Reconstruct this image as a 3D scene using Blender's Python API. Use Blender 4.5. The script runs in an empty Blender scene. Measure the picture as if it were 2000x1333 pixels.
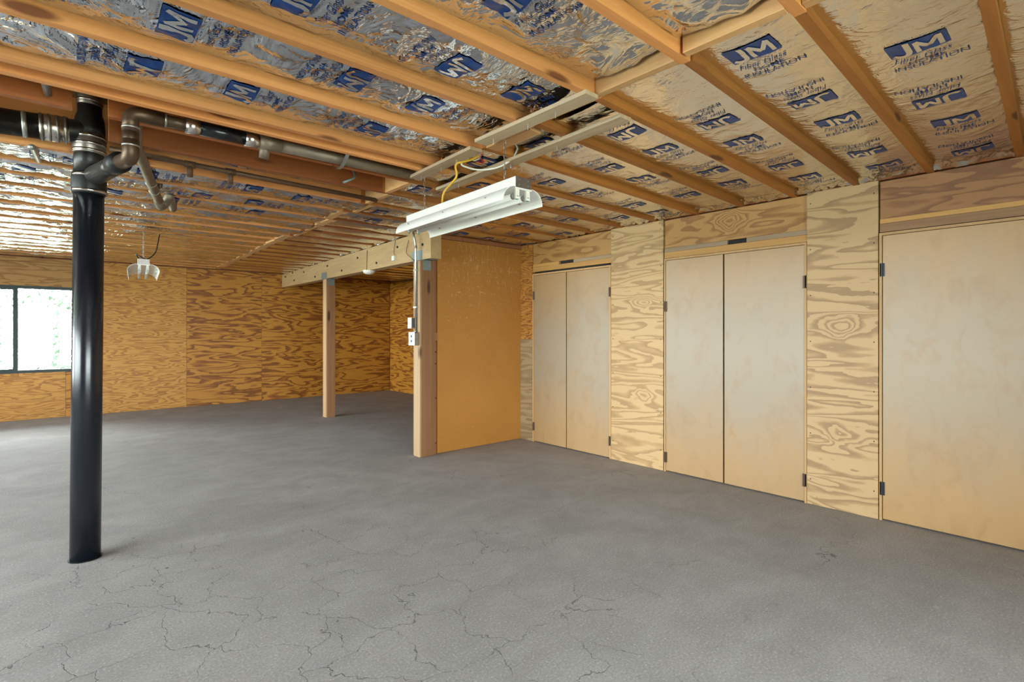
import bpy, bmesh, math, random
import numpy as np
from mathutils import Vector, Matrix

random.seed(7)
SC = bpy.context.scene
COL = SC.collection

# ------------------------------------------------------------------ camera
YAW, CAMH, FPX = 0.7226, 1.357, 1030.0
cam_d = bpy.data.cameras.new('camera')
cam_d.sensor_width = 36.0
cam_d.lens = FPX / 2000.0 * 36.0
cam_d.shift_y = -18.5 / 2000.0
cam_d.clip_start = 0.05
cam_d.clip_end = 200
cam = bpy.data.objects.new('camera', cam_d)
cam.location = (0, 0, CAMH)
cam.rotation_euler = (math.pi / 2, 0, -YAW)
COL.objects.link(cam)
SC.camera = cam

# ------------------------------------------------------------------ world, daylight, exposure
SC.view_settings.view_transform = 'Standard'
SC.view_settings.look = 'None'
SC.view_settings.gamma = 1.0
SC.view_settings.use_curve_mapping = False
SC.view_settings.exposure = 0.33
SC.cycles.use_denoising = True
SC.cycles.max_bounces = 10
SC.cycles.diffuse_bounces = 6
SC.cycles.glossy_bounces = 4
SC.cycles.transparent_max_bounces = 12
SC.cycles.sample_clamp_indirect = 8.0
SC.cycles.caustics_reflective = False
SC.cycles.caustics_refractive = False

wd = bpy.data.worlds.new('sky')
SC.world = wd
wd.use_nodes = True
bg = wd.node_tree.nodes['Background']
bg.inputs['Color'].default_value = (0.91, 0.955, 1.0, 1)
bg.inputs['Strength'].default_value = 24.0

def portal(name, loc, rot, sx, sy):
    l = bpy.data.lights.new(name, 'AREA')
    l.shape = 'RECTANGLE'
    l.size, l.size_y = sx, sy
    l.cycles.is_portal = True
    o = bpy.data.objects.new(name, l)
    o.location = loc
    o.rotation_euler = rot
    COL.objects.link(o)
    return o

# room extents (metres): +X to the closet wall, +Y to the far plywood wall
XL, XR, XA = -4.4, 4.5, 5.93
YN, YP, YB = -2.8, 4.95, 11.0
ZJ = 2.44           # underside of the joists
ZS = 2.775          # underside of the sub-floor above
def zj(y):
    return ZJ + 0.0095 * max(0.0, y - 4.5)

# window openings: (lo, hi, z0, z1)
WIN_BACK = (-1.25, 0.48, 0.72, 2.06)
WIN_LEFT = [(0.6, 5.0, 0.55, 2.40), (5.6, 10.2, 0.55, 2.40)]
FILL_REAR = (-1.2, 2.6, 0.05, 2.20)  # unseen opening added behind the camera to let fill daylight in
portal('daylight_back', ((WIN_BACK[0]+WIN_BACK[1])/2, YB+0.2, 1.4), (-math.pi/2, 0, 0), 1.9, 1.5)
for i, w in enumerate(WIN_LEFT):
    portal('daylight_left', (XL-0.2, (w[0]+w[1])/2, (w[2]+w[3])/2), (math.pi/2, 0, -math.pi/2), w[1]-w[0]+.1, w[3]-w[2]+.1)
portal('added_daylight_rear', ((FILL_REAR[0]+FILL_REAR[1])/2, YN-0.2, 1.2), (math.pi/2, 0, 0), 4.3, 2.35)

# ------------------------------------------------------------------ materials
def new_mat(name):
    m = bpy.data.materials.new(name)
    m.use_nodes = True
    nt = m.node_tree
    b = nt.nodes['Principled BSDF']
    return m, nt, b

class N:
    """tiny node-graph helper"""
    def __init__(s, nt): s.nt = nt
    def add(s, t, **kw):
        n = s.nt.nodes.new(t)
        for k, v in kw.items(): setattr(n, k, v)
        return n
    def lk(s, a, b): s.nt.links.new(a, b)
    def val(s, sock, v):
        if hasattr(v, 'is_output') or isinstance(v, bpy.types.NodeSocket): s.lk(v, sock)
        else: sock.default_value = v
    def math(s, op, a, b=0.0, c=None, clamp=False):
        n = s.add('ShaderNodeMath', operation=op, use_clamp=clamp)
        s.val(n.inputs[0], a); s.val(n.inputs[1], b)
        if c is not None: s.val(n.inputs[2], c)
        return n.outputs[0]
    def pos(s):
        return s.add('ShaderNodeTexCoord').outputs['Object']
    def rnd(s):
        return s.add('ShaderNodeObjectInfo').outputs['Random']
    def mapv(s, v, scale=(1,1,1), loc=(0,0,0)):
        n = s.add('ShaderNodeMapping')
        n.inputs['Scale'].default_value = scale
        n.inputs['Location'].default_value = loc
        s.lk(v, n.inputs['Vector'])
        return n.outputs[0]
    def noise(s, v, scale=1.0, detail=2.0, rough=0.5, dist=0.0, w=None):
        n = s.add('ShaderNodeTexNoise', noise_dimensions='4D' if w is not None else '3D')
        s.lk(v, n.inputs['Vector'])
        n.inputs['Scale'].default_value = scale
        n.inputs['Detail'].default_value = detail
        n.inputs['Roughness'].default_value = rough
        n.inputs['Distortion'].default_value = dist
        if w is not None: s.val(n.inputs['W'], w)
        return n.outputs['Fac']
    def ramp(s, f, stops, interp='LINEAR'):
        n = s.add('ShaderNodeValToRGB')
        n.color_ramp.interpolation = interp
        el = n.color_ramp.elements
        while len(el) < len(stops): el.new(0.5)
        for e, (p, c) in zip(el, stops):
            e.position = p
            e.color = (c[0], c[1], c[2], 1) if isinstance(c, (tuple, list)) else (c, c, c, 1)
        s.val(n.inputs['Fac'], f)
        return n.outputs['Color']
    def mix(s, f, a, b, mode='MIX'):
        n = s.add('ShaderNodeMix', data_type='RGBA', blend_type=mode)
        s.val(n.inputs[0], f)
        for i, c in ((6, a), (7, b)):
            if isinstance(c, tuple): n.inputs[i].default_value = (c[0], c[1], c[2], 1)
            else: s.lk(c, n.inputs[i])
        return n.outputs[2]
    def bump(s, h, strength=0.3, dist=0.01):
        n = s.add('ShaderNodeBump')
        n.inputs['Strength'].default_value = strength
        n.inputs['Distance'].default_value = dist
        s.lk(h, n.inputs['Height'])
        return n.outputs['Normal']
    def dist(s, v, c):
        n = s.add('ShaderNodeVectorMath', operation='DISTANCE')
        s.lk(v, n.inputs[0]); n.inputs[1].default_value = c
        return n.outputs['Value']

def mat_plywood(name, light, mid, dark, axis, freq=7.0, gscale=1.0, knots=(), rough=0.6, contrast=1.0, coat=0.0):
    """rotary-cut fir plywood: nested contour grain running along `axis`"""
    m, nt, b = new_mat(name); n = N(nt)
    p = n.pos(); r = n.math('MULTIPLY', n.rnd(), 37.0)
    along, across = 0.75*gscale, 4.6*gscale
    sc = {'x': (along, 1, across), 'y': (1, along, across)}[axis]
    v = n.mapv(p, sc)
    a = n.noise(v, 1.0, 2.6, 0.45, 0.45, w=r)
    rag = n.noise(n.mapv(p, {'x': (14, 1, 40), 'y': (1, 14, 40)}[axis]), 1.0, 2, 0.6)
    a = n.math('ADD', a, n.math('MULTIPLY', rag, 0.028))
    h = a
    for (c, k) in knots:
        wob = n.add('ShaderNodeTexNoise'); n.lk(p, wob.inputs['Vector']); wob.inputs['Scale'].default_value = 7.0
        wv = n.add('ShaderNodeVectorMath', operation='MULTIPLY_ADD'); n.lk(wob.outputs['Color'], wv.inputs[0]); wv.inputs[1].default_value = (0.12, 0.12, 0.10); n.lk(p, wv.inputs[2])
        d = n.dist(n.mapv(wv.outputs[0], {'x': (0.8, 0, 1.35), 'y': (0, 0.8, 1.35)}[axis], (0, 0, 0)), (c[0]*0.8, c[1]*0.8+0.05, c[2]+0.065))
        g = n.math('MULTIPLY', n.math('POWER', 2.718, n.math('MULTIPLY', n.math('MULTIPLY', d, d), -110.0)), k)
        h = n.math('ADD', h, g)
    f = n.math('FRACT', n.math('MULTIPLY', h, freq))
    col = n.ramp(f, [(0.0, light), (0.46, light), (0.56, mid), (0.80, dark), (0.96, dark), (1.0, light)])
    fine = n.noise(n.mapv(p, {'x': (6, 1, 160), 'y': (1, 6, 160)}[axis]), 1.0, 2, 0.6)
    tone = n.noise(n.mapv(p, sc), 0.6, 1, 0.5, 0, w=r)
    col = n.mix(n.math('MULTIPLY', fine, 0.30*contrast), col, mid)
    col = n.mix(n.math('MULTIPLY', tone, 0.35), col, mid)
    nt.links.new(col, b.inputs['Base Color'])
    b.inputs['Roughness'].default_value = rough
    b.inputs['Coat Weight'].default_value = coat
    b.inputs['Coat Roughness'].default_value = 0.35
    nt.links.new(n.bump(f, 0.12, 0.002), b.inputs['Normal'])
    return m

def mat_lumber(name, c1, c2, axis, rough=0.62, grain=9.0, knots=True):
    """sawn softwood with straight grain along `axis`"""
    m, nt, b = new_mat(name); n = N(nt)
    p = n.pos(); r = n.math('MULTIPLY', n.rnd(), 53.0)
    k = {'x': (0.5, 14, 14), 'y': (14, 0.5, 14), 'z': (14, 14, 0.5)}[axis]
    a = n.noise(n.mapv(p, k), 1.0, 3, 0.55, 0.5, w=r)
    f = n.math('PINGPONG', n.math('MULTIPLY', a, grain), 1.0)
    k2 = {'x': (0.9, 5, 5), 'y': (5, 0.9, 5), 'z': (5, 5, 0.9)}[axis]
    t = n.noise(n.mapv(p, k2), 1.0, 2, 0.5, 0, w=r)
    col = n.mix(n.math('MULTIPLY', f, 0.55), c1, c2)
    col = n.mix(n.math('MULTIPLY', n.math('SUBTRACT', t, 0.35, clamp=True), 1.2), col, c2)
    if knots:
        vo = n.add('ShaderNodeTexVoronoi', voronoi_dimensions='3D')
        k3 = {'x': (1.6, 6, 6), 'y': (6, 1.6, 6), 'z': (6, 6, 1.6)}[axis]
        n.lk(n.mapv(p, k3), vo.inputs['Vector']); vo.inputs['Scale'].default_value = 1.0
        kn = n.ramp(vo.outputs['Distance'], [(0.0, 1.0), (0.10, 1.0), (0.16, 0.0)])
        col = n.mix(kn, col, (c2[0]*0.35, c2[1]*0.28, c2[2]*0.25))
    hv = n.add('ShaderNodeHueSaturation')
    n.lk(col, hv.inputs['Color'])
    n.lk(n.math('ADD', n.math('MULTIPLY', n.rnd(), 0.35), 0.82), hv.inputs['Value'])
    nt.links.new(hv.outputs[0], b.inputs['Base Color'])
    b.inputs['Roughness'].default_value = rough
    nt.links.new(n.bump(a, 0.25, 0.004), b.inputs['Normal'])
    return m

def mat_plain(name, col, rough=0.5, metal=0.0, var=0.12, scale=30.0, bump=0.0, coat=0.0):
    m, nt, b = new_mat(name); n = N(nt)
    a = n.noise(n.pos(), scale, 3, 0.6)
    c = n.mix(a, tuple(x*(1-var) for x in col), tuple(min(1, x*(1+var)) for x in col))
    nt.links.new(c, b.inputs['Base Color'])
    b.inputs['Roughness'].default_value = rough
    b.inputs['Metallic'].default_value = metal
    b.inputs['Coat Weight'].default_value = coat
    if bump: nt.links.new(n.bump(a, bump, 0.003), b.inputs['Normal'])
    return m

def mat_foil(name, col, rough=0.17, bump=0.5, big=(5.5, 4.5, 5), cross=0.15, cdir=(40, 12, 12)):
    m, nt, b = new_mat(name); n = N(nt)
    p = n.pos()
    w = n.noise(n.mapv(p, big), 1.0, 3, 0.5, 2.2)
    rid = n.math('ABSOLUTE', n.math('SUBTRACT', w, 0.5))
    w2 = n.noise(n.mapv(p, cdir), 1.0, 2, 0.6, 0.8)
    rid2 = n.math('ABSOLUTE', n.math('SUBTRACT', w2, 0.5))
    h = n.math('ADD', rid, n.math('MULTIPLY', rid2, cross))
    b.inputs['Base Color'].default_value = (*col, 1)
    b.inputs['Metallic'].default_value = 1.0
    rr = n.noise(p, 5.0, 2)
    nt.links.new(n.math('ADD', n.math('MULTIPLY', rr, 0.14), rough-0.07), b.inputs['Roughness'])
    nt.links.new(n.bump(h, bump, 0.045), b.inputs['Normal'])
    return m

def mat_concrete():
    m, nt, b = new_mat('concrete'); n = N(nt)
    p = n.pos()
    big = n.ramp(n.noise(p, 0.7, 5, 0.62, 0.5), [(0.30, 0.0), (0.70, 1.0)])
    mid = n.math('MULTIPLY', n.ramp(n.noise(p, 2.6, 5, 0.65, 0.4), [(0.35, 0.0), (0.68, 1.0)]), 1.0)
    fine = n.noise(p, 95.0, 3, 0.75)
    tr = n.noise(n.mapv(p, (2.0, 5.5, 1)), 1.0, 4, 0.65, 0.8)
    c = n.mix(big, (0.33, 0.305, 0.283), (0.425, 0.395, 0.368))
    c = n.mix(n.math('MULTIPLY', mid, 0.8), c, (0.29, 0.270, 0.252))
    c = n.mix(n.math('MULTIPLY', n.math('SUBTRACT', tr, 0.45, clamp=True), 0.6), c, (0.53, 0.52, 0.505))
    c = n.mix(n.ramp(fine, [(0.30, 0.8), (0.49, 0.0), (1.0, 0.0)]), c, (0.22, 0.213, 0.206))
    c = n.mix(n.ramp(fine, [(0.0, 0.0), (0.57, 0.0), (0.70, 0.7)]), c, (0.64, 0.63, 0.615))
    # pale scuffs
    sp = n.noise(n.mapv(p, (5, 11, 1)), 1.0, 3, 0.65)
    c = n.mix(n.ramp(sp, [(0.0, 0.0), (0.70, 0.0), (0.80, 0.35)]), c, (0.68, 0.67, 0.66))
    # small dark pits
    vp = n.add('ShaderNodeTexVoronoi'); n.lk(p, vp.inputs['Vector']); vp.inputs['Scale'].default_value = 2.6
    pit = n.ramp(vp.outputs['Distance'], [(0.0, 0.9), (0.016, 0.9), (0.030, 0.0)])
    c = n.mix(pit, c, (0.08, 0.076, 0.072))
    # cracks: distorted cell edges kept only in patches
    jit = n.add('ShaderNodeTexNoise'); n.lk(p, jit.inputs['Vector']); jit.inputs['Scale'].default_value = 5.0; jit.inputs['Detail'].default_value = 5
    jm = n.add('ShaderNodeVectorMath', operation='MULTIPLY_ADD')
    n.lk(jit.outputs['Color'], jm.inputs[0]); jm.inputs[1].default_value = (0.34, 0.34, 0.0); n.lk(p, jm.inputs[2])
    def cracks(scale, width, lo, hi, mscale, moff, bias=None):
        v = n.add('ShaderNodeTexVoronoi', feature='DISTANCE_TO_EDGE', voronoi_dimensions='2D')
        n.lk(jm.outputs[0], v.inputs['Vector']); v.inputs['Scale'].default_value = scale
        line = n.ramp(v.outputs['Distance'], [(0.0, 1.0), (width*scale*0.35, 0.8), (width*scale, 0.0)])
        mk = n.noise(n.mapv(p, (mscale, mscale*1.4, 1), moff), 1.0, 3, 0.6)
        if bias is not None: mk = n.math('ADD', mk, bias)
        return n.math('MULTIPLY', line, n.ramp(mk, [(lo, 0.0), (hi, 1.0)]))
    # the slab is most crazed close to where the photographer stands
    near = n.dist(p, (0.1, 1.9, 0.0))
    nb = n.math('MULTIPLY', n.math('SUBTRACT', 2.6, near, clamp=False), 0.11)
    nb = n.math('MAXIMUM', nb, -0.12)
    k1 = cracks(0.95, 0.0034, 0.52, 0.64, 1.5, (3, 1, 0))
    k2 = cracks(3.1, 0.0030, 0.52, 0.64, 1.6, (0, 7, 0), nb)
    k = n.math('MAXIMUM', k1, k2)
    c = n.mix(n.math('MULTIPLY', k, 0.8), c, (0.11, 0.105, 0.10))
    nt.links.new(c, b.inputs['Base Color'])
    b.inputs['Roughness'].default_value = 0.85
    b.inputs['Specular IOR Level'].default_value = 0.12
    h = n.math('SUBTRACT', n.math('MULTIPLY', fine, 0.25), n.math('MULTIPLY', k, 1.0))
    nt.links.new(n.bump(h, 0.35, 0.004), b.inputs['Normal'])
    return m

def mat_hardboard():
    m, nt, b = new_mat('hardboard'); n = N(nt)
    p = n.pos()
    a = n.noise(p, 2.2, 4, 0.6, 0.3)
    f = n.noise(p, 26.0, 4, 0.7)
    c = n.mix(a, (0.32, 0.125, 0.018), (0.43, 0.185, 0.034))
    c = n.mix(n.math('MULTIPLY', f, 0.35), c, (0.50, 0.235, 0.055))
    # scuffs: pale scratches higher up the board
    sep = n.add('ShaderNodeSeparateXYZ'); n.lk(p, sep.inputs[0])
    hi = n.math('MULTIPLY', n.math('SUBTRACT', sep.outputs['Z'], 1.0, clamp=True), 0.10)
    s1 = n.noise(n.mapv(p, (30, 30, 3.0)), 1.0, 3, 0.7, 2.2)
    s2 = n.noise(n.mapv(p, (5, 5, 26.0)), 1.0, 3, 0.7, 2.6)
    for s_ in (s1, s2):
        t = n.math('ADD', s_, hi)
        c = n.mix(n.ramp(t, [(0.0, 0.0), (0.70, 0.0), (0.78, 0.6)]), c, (0.62, 0.45, 0.28))
    nt.links.new(c, b.inputs['Base Color'])
    b.inputs['Roughness'].default_value = 0.42
    return m

def mat_birch(name, c1, c2, sheen_col):
    """flush door skin: pale sliced veneer, faint vertical figure, grey window reflection painted in at mid height"""
    m, nt, b = new_mat(name); n = N(nt)
    p = n.pos(); r = n.math('MULTIPLY', n.rnd(), 19.0)
    a = n.noise(n.mapv(p, (4, 4, 0.55)), 1.0, 3, 0.55, 1.2, w=r)
    f = n.math('PINGPONG', n.math('MULTIPLY', a, 7.0), 1.0)
    g = n.noise(n.mapv(p, (60, 60, 2.2)), 1.0, 3, 0.6)
    blot = n.noise(n.mapv(p, (7, 7, 4)), 1.0, 4, 0.6, 0.8, w=r)
    c = n.mix(n.math('MULTIPLY', f, 0.35), c1, c2)
    c = n.mix(n.math('MULTIPLY', g, 0.3), c, c2)
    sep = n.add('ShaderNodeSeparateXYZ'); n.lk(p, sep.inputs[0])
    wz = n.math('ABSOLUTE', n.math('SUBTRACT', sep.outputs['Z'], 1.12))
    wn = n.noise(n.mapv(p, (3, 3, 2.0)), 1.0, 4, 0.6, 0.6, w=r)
    sheen_mask = n.ramp(n.math('SUBTRACT', n.math('ADD', n.math('MULTIPLY', wn, 0.9), 0.55), wz), [(0.10, 0.0), (0.75, 0.85)])  # cool window reflection painted into the colour, edges broken by noise
    c = n.mix(sheen_mask, c, sheen_col)
    c = n.mix(n.ramp(blot, [(0.0, 0.0), (0.52, 0.0), (0.72, 0.5)]), c, (c2[0]*0.80, c2[1]*0.74, c2[2]*0.66))
    nt.links.new(c, b.inputs['Base Color'])
    b.inputs['Roughness'].default_value = 0.42
    return m

M = {}
M['floor'] = mat_concrete()
M['ply_far_dark'] = mat_plywood('ply_far_dark', (0.58, 0.265, 0.034), (0.40, 0.145, 0.014), (0.15, 0.040, 0.004), 'x', 8.0, 1.45, rough=0.5)
M['ply_far_light'] = mat_plywood('ply_far_light', (0.62, 0.310, 0.054), (0.49, 0.210, 0.026), (0.32, 0.115, 0.012), 'x', 11.0, 2.0, rough=0.48)
M['ply_alcove'] = mat_plywood('ply_alcove', (0.58, 0.265, 0.034), (0.40, 0.145, 0.014), (0.15, 0.040, 0.004), 'y', 8.0, 1.45, rough=0.5)
M['ply_orange'] = mat_plywood('ply_orange', (0.50, 0.235, 0.045), (0.38, 0.150, 0.024), (0.15, 0.048, 0.010), 'y', 12.0, 2.6, rough=0.55)
M['ply_pale_a'] = mat_plywood('ply_pale_a', (0.55, 0.365, 0.175), (0.46, 0.285, 0.122), (0.32, 0.188, 0.078), 'y', 10.5, 1.25,
                              knots=[((0, 3.10, 1.66*1.35), 0.25), ((0, 3.10, 0.72*1.35), 0.25)])
M['ply_pale_b'] = mat_plywood('ply_pale_b', (0.51, 0.335, 0.160), (0.40, 0.245, 0.106), (0.25, 0.145, 0.062), 'y', 10.5, 1.25,
                              knots=[((0, 1.34, 1.40*1.35), 0.3), ((0, 1.34, 0.56*1.35), 0.3)])
M['ply_pale_c'] = mat_plywood('ply_pale_c', (0.38, 0.27, 0.145), (0.31, 0.21, 0.105), (0.22, 0.14, 0.066), 'y', 8.5, 1.3)
M['ply_shell'] = mat_plywood('ply_shell', (0.55, 0.31, 0.09), (0.46, 0.235, 0.06), (0.28, 0.12, 0.03), 'y', 8.0, 1.2)
M['ply_shell_x'] = mat_plywood('ply_shell_x', (0.55, 0.31, 0.09), (0.46, 0.235, 0.06), (0.28, 0.12, 0.03), 'x', 8.0, 1.2)
M['header'] = mat_plywood('header', (0.44, 0.235, 0.070), (0.36, 0.175, 0.045), (0.22, 0.092, 0.022), 'y', 8.0, 1.3,
                          knots=[((0, 2.21, 2.33*1.35), 0.5)])
M['header_red'] = mat_plywood('header_red', (0.34, 0.160, 0.055), (0.27, 0.115, 0.038), (0.16, 0.060, 0.019), 'y', 10.0, 1.6)
M['header_x'] = mat_plywood('header_x', (0.47, 0.26, 0.085), (0.40, 0.20, 0.060), (0.26, 0.115, 0.032), 'x', 9.0, 1.4)
M['joist'] = mat_lumber('joist', (0.80, 0.360, 0.130), (0.59, 0.215, 0.060), 'x')
M['joist_right'] = mat_lumber('joist_right', (0.46, 0.175, 0.034), (0.31, 0.100, 0.017), 'x')
M['joist_dark'] = mat_lumber('joist_dark', (0.36, 0.105, 0.022), (0.25, 0.062, 0.012), 'x')
M['block'] = mat_lumber('block', (0.72, 0.42, 0.20), (0.56, 0.29, 0.11), 'y')
M['grey_plank'] = mat_lumber('grey_plank', (0.52, 0.41, 0.29), (0.36, 0.25, 0.16), 'y', knots=False)
M['post_wood'] = mat_lumber('post_wood', (0.30, 0.140, 0.056), (0.22, 0.090, 0.032), 'z')
M['post_pale'] = mat_lumber('post_pale', (0.50, 0.33, 0.18), (0.38, 0.23, 0.11), 'z')
M['beam'] = mat_lumber('beam', (0.54, 0.37, 0.185), (0.40, 0.255, 0.12), 'y', knots=False)
M['stud'] = mat_lumber('stud', (0.28, 0.105, 0.042), (0.19, 0.062, 0.024), 'z')
M['plate'] = mat_lumber('plate', (0.36, 0.25, 0.15), (0.25, 0.165, 0.095), 'y')
M['plate_red'] = mat_lumber('plate_red', (0.34, 0.18, 0.075), (0.23, 0.105, 0.04), 'y')
M['strip_yellow'] = mat_lumber('strip_yellow', (0.55, 0.30, 0.085), (0.43, 0.21, 0.05), 'y', knots=False)
M['jamb'] = mat_lumber('jamb', (0.50, 0.30, 0.13), (0.40, 0.22, 0.085), 'z', knots=False)
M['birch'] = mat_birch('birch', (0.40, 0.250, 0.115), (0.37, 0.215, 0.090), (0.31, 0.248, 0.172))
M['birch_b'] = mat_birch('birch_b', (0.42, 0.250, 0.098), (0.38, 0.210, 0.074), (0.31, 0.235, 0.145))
M['hardboard'] = mat_hardboard()
M['subfloor'] = mat_plywood('subfloor', (0.28, 0.145, 0.055), (0.22, 0.105, 0.040), (0.15, 0.065, 0.022), 'x', 6.0, 1.0)
M['foil'] = mat_foil('foil', (0.72, 0.76, 0.81), 0.10, 0.62, (4.2, 3.4, 5), 0.08)
M['foil_right'] = mat_foil('foil_right', (0.82, 0.80, 0.77), 0.17, 0.22, (7, 5, 7), 0.25, (34, 9, 12))
M['foil_print'] = mat_foil('foil_print', (0.80, 0.81, 0.82), 0.2, 0.15)
M['ink'] = mat_plain('ink', (0.010, 0.060, 0.27), 0.35, 0.25, 0.2, 12)
M['abs'] = mat_plain('black_pipe', (0.006, 0.008, 0.012), 0.24, 0.0, 0.3, 20)
M['iron'] = mat_plain('cast_iron', (0.011, 0.010, 0.010), 0.38, 0.0, 0.6, 40, 0.5)
M['rubber'] = mat_plain('rubber', (0.004, 0.005, 0.006), 0.5, 0.0, 0.2, 30)
M['steel'] = mat_plain('steel_band', (0.62, 0.58, 0.55), 0.25, 1.0, 0.2, 40)
M['dull_steel'] = mat_plain('dull_steel', (0.30, 0.27, 0.25), 0.38, 0.9, 0.3, 40)
M['old_copper'] = mat_plain('old_copper', (0.10, 0.062, 0.040), 0.42, 0.6, 0.5, 18, 0.1)
M['rust_pipe'] = mat_plain('rust_pipe', (0.12, 0.062, 0.035), 0.55, 0.5, 0.4, 22)
M['grey_pipe'] = mat_plain('grey_pipe', (0.20, 0.155, 0.115), 0.5, 0.4, 0.35, 15)
M['galv'] = mat_plain('galvanised', (0.46, 0.47, 0.46), 0.38, 0.85, 0.2, 30)
M['galv_plate'] = mat_plain('galvanised_plate', (0.25, 0.29, 0.29), 0.5, 0.6, 0.25, 30)
M['white_enamel'] = mat_plain('white_enamel', (0.80, 0.79, 0.76), 0.30, 0.0, 0.03, 10)
M['tube'] = mat_plain('tube_glass', (0.86, 0.86, 0.85), 0.15, 0.0, 0.02, 10)
M['socket_green'] = mat_plain('socket_tip', (0.10, 0.36, 0.20), 0.35, 0.2, 0.1, 20)
M['white_plastic'] = mat_plain('white_plastic', (0.78, 0.76, 0.70), 0.4, 0.0, 0.04, 20)
M['yellow'] = mat_plain('yellow_cable', (0.68, 0.40, 0.03), 0.45, 0.0, 0.1, 20)
M['red'] = mat_plain('red_wire', (0.5, 0.02, 0.02), 0.4)
M['black'] = mat_plain('black_wire', (0.012, 0.012, 0.012), 0.45)
M['brown_wire'] = mat_plain('brown_wire', (0.22, 0.10, 0.05), 0.5)
M['hinge'] = mat_plain('hinge', (0.035, 0.04, 0.048), 0.42, 0.7, 0.2, 40)
M['hinge_brown'] = mat_plain('hinge_brown', (0.10, 0.06, 0.04), 0.42, 0.6, 0.2, 40)
M['bolt'] = mat_plain('bolt', (0.02, 0.016, 0.014), 0.5, 0.7)
M['gap'] = mat_plain('dark_gap', (0.012, 0.010, 0.009), 0.8)
M['alu'] = mat_plain('window_frame', (0.028, 0.038, 0.036), 0.42, 0.5, 0.15, 20)
M['wool'] = mat_plain('glass_wool', (0.55, 0.42, 0.16), 0.9, 0.0, 0.35, 60, 0.6)
M['ground'] = mat_plain('outside_ground', (0.30, 0.32, 0.22), 0.9, 0.0, 0.3, 3)
M['leaf'] = mat_plain('leaf', (0.085, 0.12, 0.085), 0.6, 0.0, 0.5, 2.5)
M['bark'] = mat_plain('bark', (0.14, 0.11, 0.08), 0.9)
def mat_glass():
    m, nt, b = new_mat('window_glass'); n = N(nt)
    nt.nodes.remove(b)
    t = n.add('ShaderNodeBsdfTransparent'); t.inputs[0].default_value = (0.95, 0.98, 0.97, 1)
    g = n.add('ShaderNodeBsdfGlossy'); g.inputs['Roughness'].default_value = 0.03
    fr = n.add('ShaderNodeFresnel'); fr.inputs[0].default_value = 1.45
    mx = n.add('ShaderNodeMixShader')
    n.lk(fr.outputs[0], mx.inputs[0]); n.lk(t.outputs[0], mx.inputs[1]); n.lk(g.outputs[0], mx.inputs[2])
    n.lk(mx.outputs[0], nt.nodes['Material Output'].inputs[0])
    return m
M['glass'] = mat_glass()

# ------------------------------------------------------------------ mesh helpers
class MB:
    def __init__(s): s.v, s.f = [], []
    def quadbox(s, c8):
        """8 corners: bottom 4 (ccw) then top 4"""
        k = len(s.v); s.v += [tuple(c) for c in c8]
        s.f += [tuple(k+i for i in q) for q in ((3,2,1,0),(4,5,6,7),(0,1,5,4),(1,2,6,5),(2,3,7,6),(3,0,4,7))]
        return s
    def box(s, x0, x1, y0, y1, z0, z1):
        return s.quadbox([(x0,y0,z0),(x1,y0,z0),(x1,y1,z0),(x0,y1,z0),(x0,y0,z1),(x1,y0,z1),(x1,y1,z1),(x0,y1,z1)])
    def tube(s, path, r, seg=14, caps=True):
        path = [Vector(p) for p in path]
        rs = r if isinstance(r, (list, tuple)) else [r]*len(path)
        k0 = len(s.v); up = None
        for i, p in enumerate(path):
            a = path[max(0, i-1)]; b = path[min(len(path)-1, i+1)]
            t = (b-a).normalized()
            if up is None:
                up = t.orthogonal().normalized()
            else:
                up = (up - t*up.dot(t))
                up = up.normalized() if up.length > 1e-6 else t.orthogonal().normalized()
            w = t.cross(up)
            for j in range(seg):
                an = 2*math.pi*j/seg
                s.v.append(tuple(p + (up*math.cos(an) + w*math.sin(an))*rs[i]))
        for i in range(len(path)-1):
            for j in range(seg):
                a = k0+i*seg+j; b = k0+i*seg+(j+1) % seg
                s.f.append((a, b, b+seg, a+seg))
        if caps:
            s.f.append(tuple(k0+j for j in reversed(range(seg))))
            s.f.append(tuple(k0+(len(path)-1)*seg+j for j in range(seg)))
        return s
    def grid(s, nx, ny, fn):
        k = len(s.v)
        for i in range(nx+1):
            for j in range(ny+1): s.v.append(tuple(fn(i/nx, j/ny)))
        for i in range(nx):
            for j in range(ny):
                a = k+i*(ny+1)+j
                s.f.append((a, a+1, a+ny+2, a+ny+1))
        return s
    def build(s, name, mat, parent=None, smooth=False, bevel=0.0):
        me = bpy.data.meshes.new(name)
        me.from_pydata(s.v, [], s.f)
        bm = bmesh.new(); bm.from_mesh(me)
        bmesh.ops.recalc_face_normals(bm, faces=bm.faces)
        if bevel:
            bmesh.ops.bevel(bm, geom=list(bm.edges), offset=bevel, segments=2, profile=0.5, affect='EDGES')
        bm.to_mesh(me); bm.free()
        me.materials.append(mat if not isinstance(mat, str) else M[mat])
        if smooth:
            me.polygons.foreach_set('use_smooth', [True]*len(me.polygons))
        me.update()
        o = bpy.data.objects.new(name, me)
        COL.objects.link(o)
        if parent is not None: o.parent = parent
        return o

def arc_path(pts, rad=0.05, n=6):
    """round the corners of a polyline"""
    P = [Vector(p) for p in pts]; out = [P[0]]
    for i in range(1, len(P)-1):
        a = (P[i-1]-P[i]); b = (P[i+1]-P[i])
        r = min(rad, a.length*0.45, b.length*0.45)
        p0 = P[i]+a.normalized()*r; p1 = P[i]+b.normalized()*r
        for k in range(n+1):
            t = k/n
            out.append(p0*(1-t)**2 + P[i]*2*t*(1-t) + p1*t*t)
    out.append(P[-1]); return out

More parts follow.
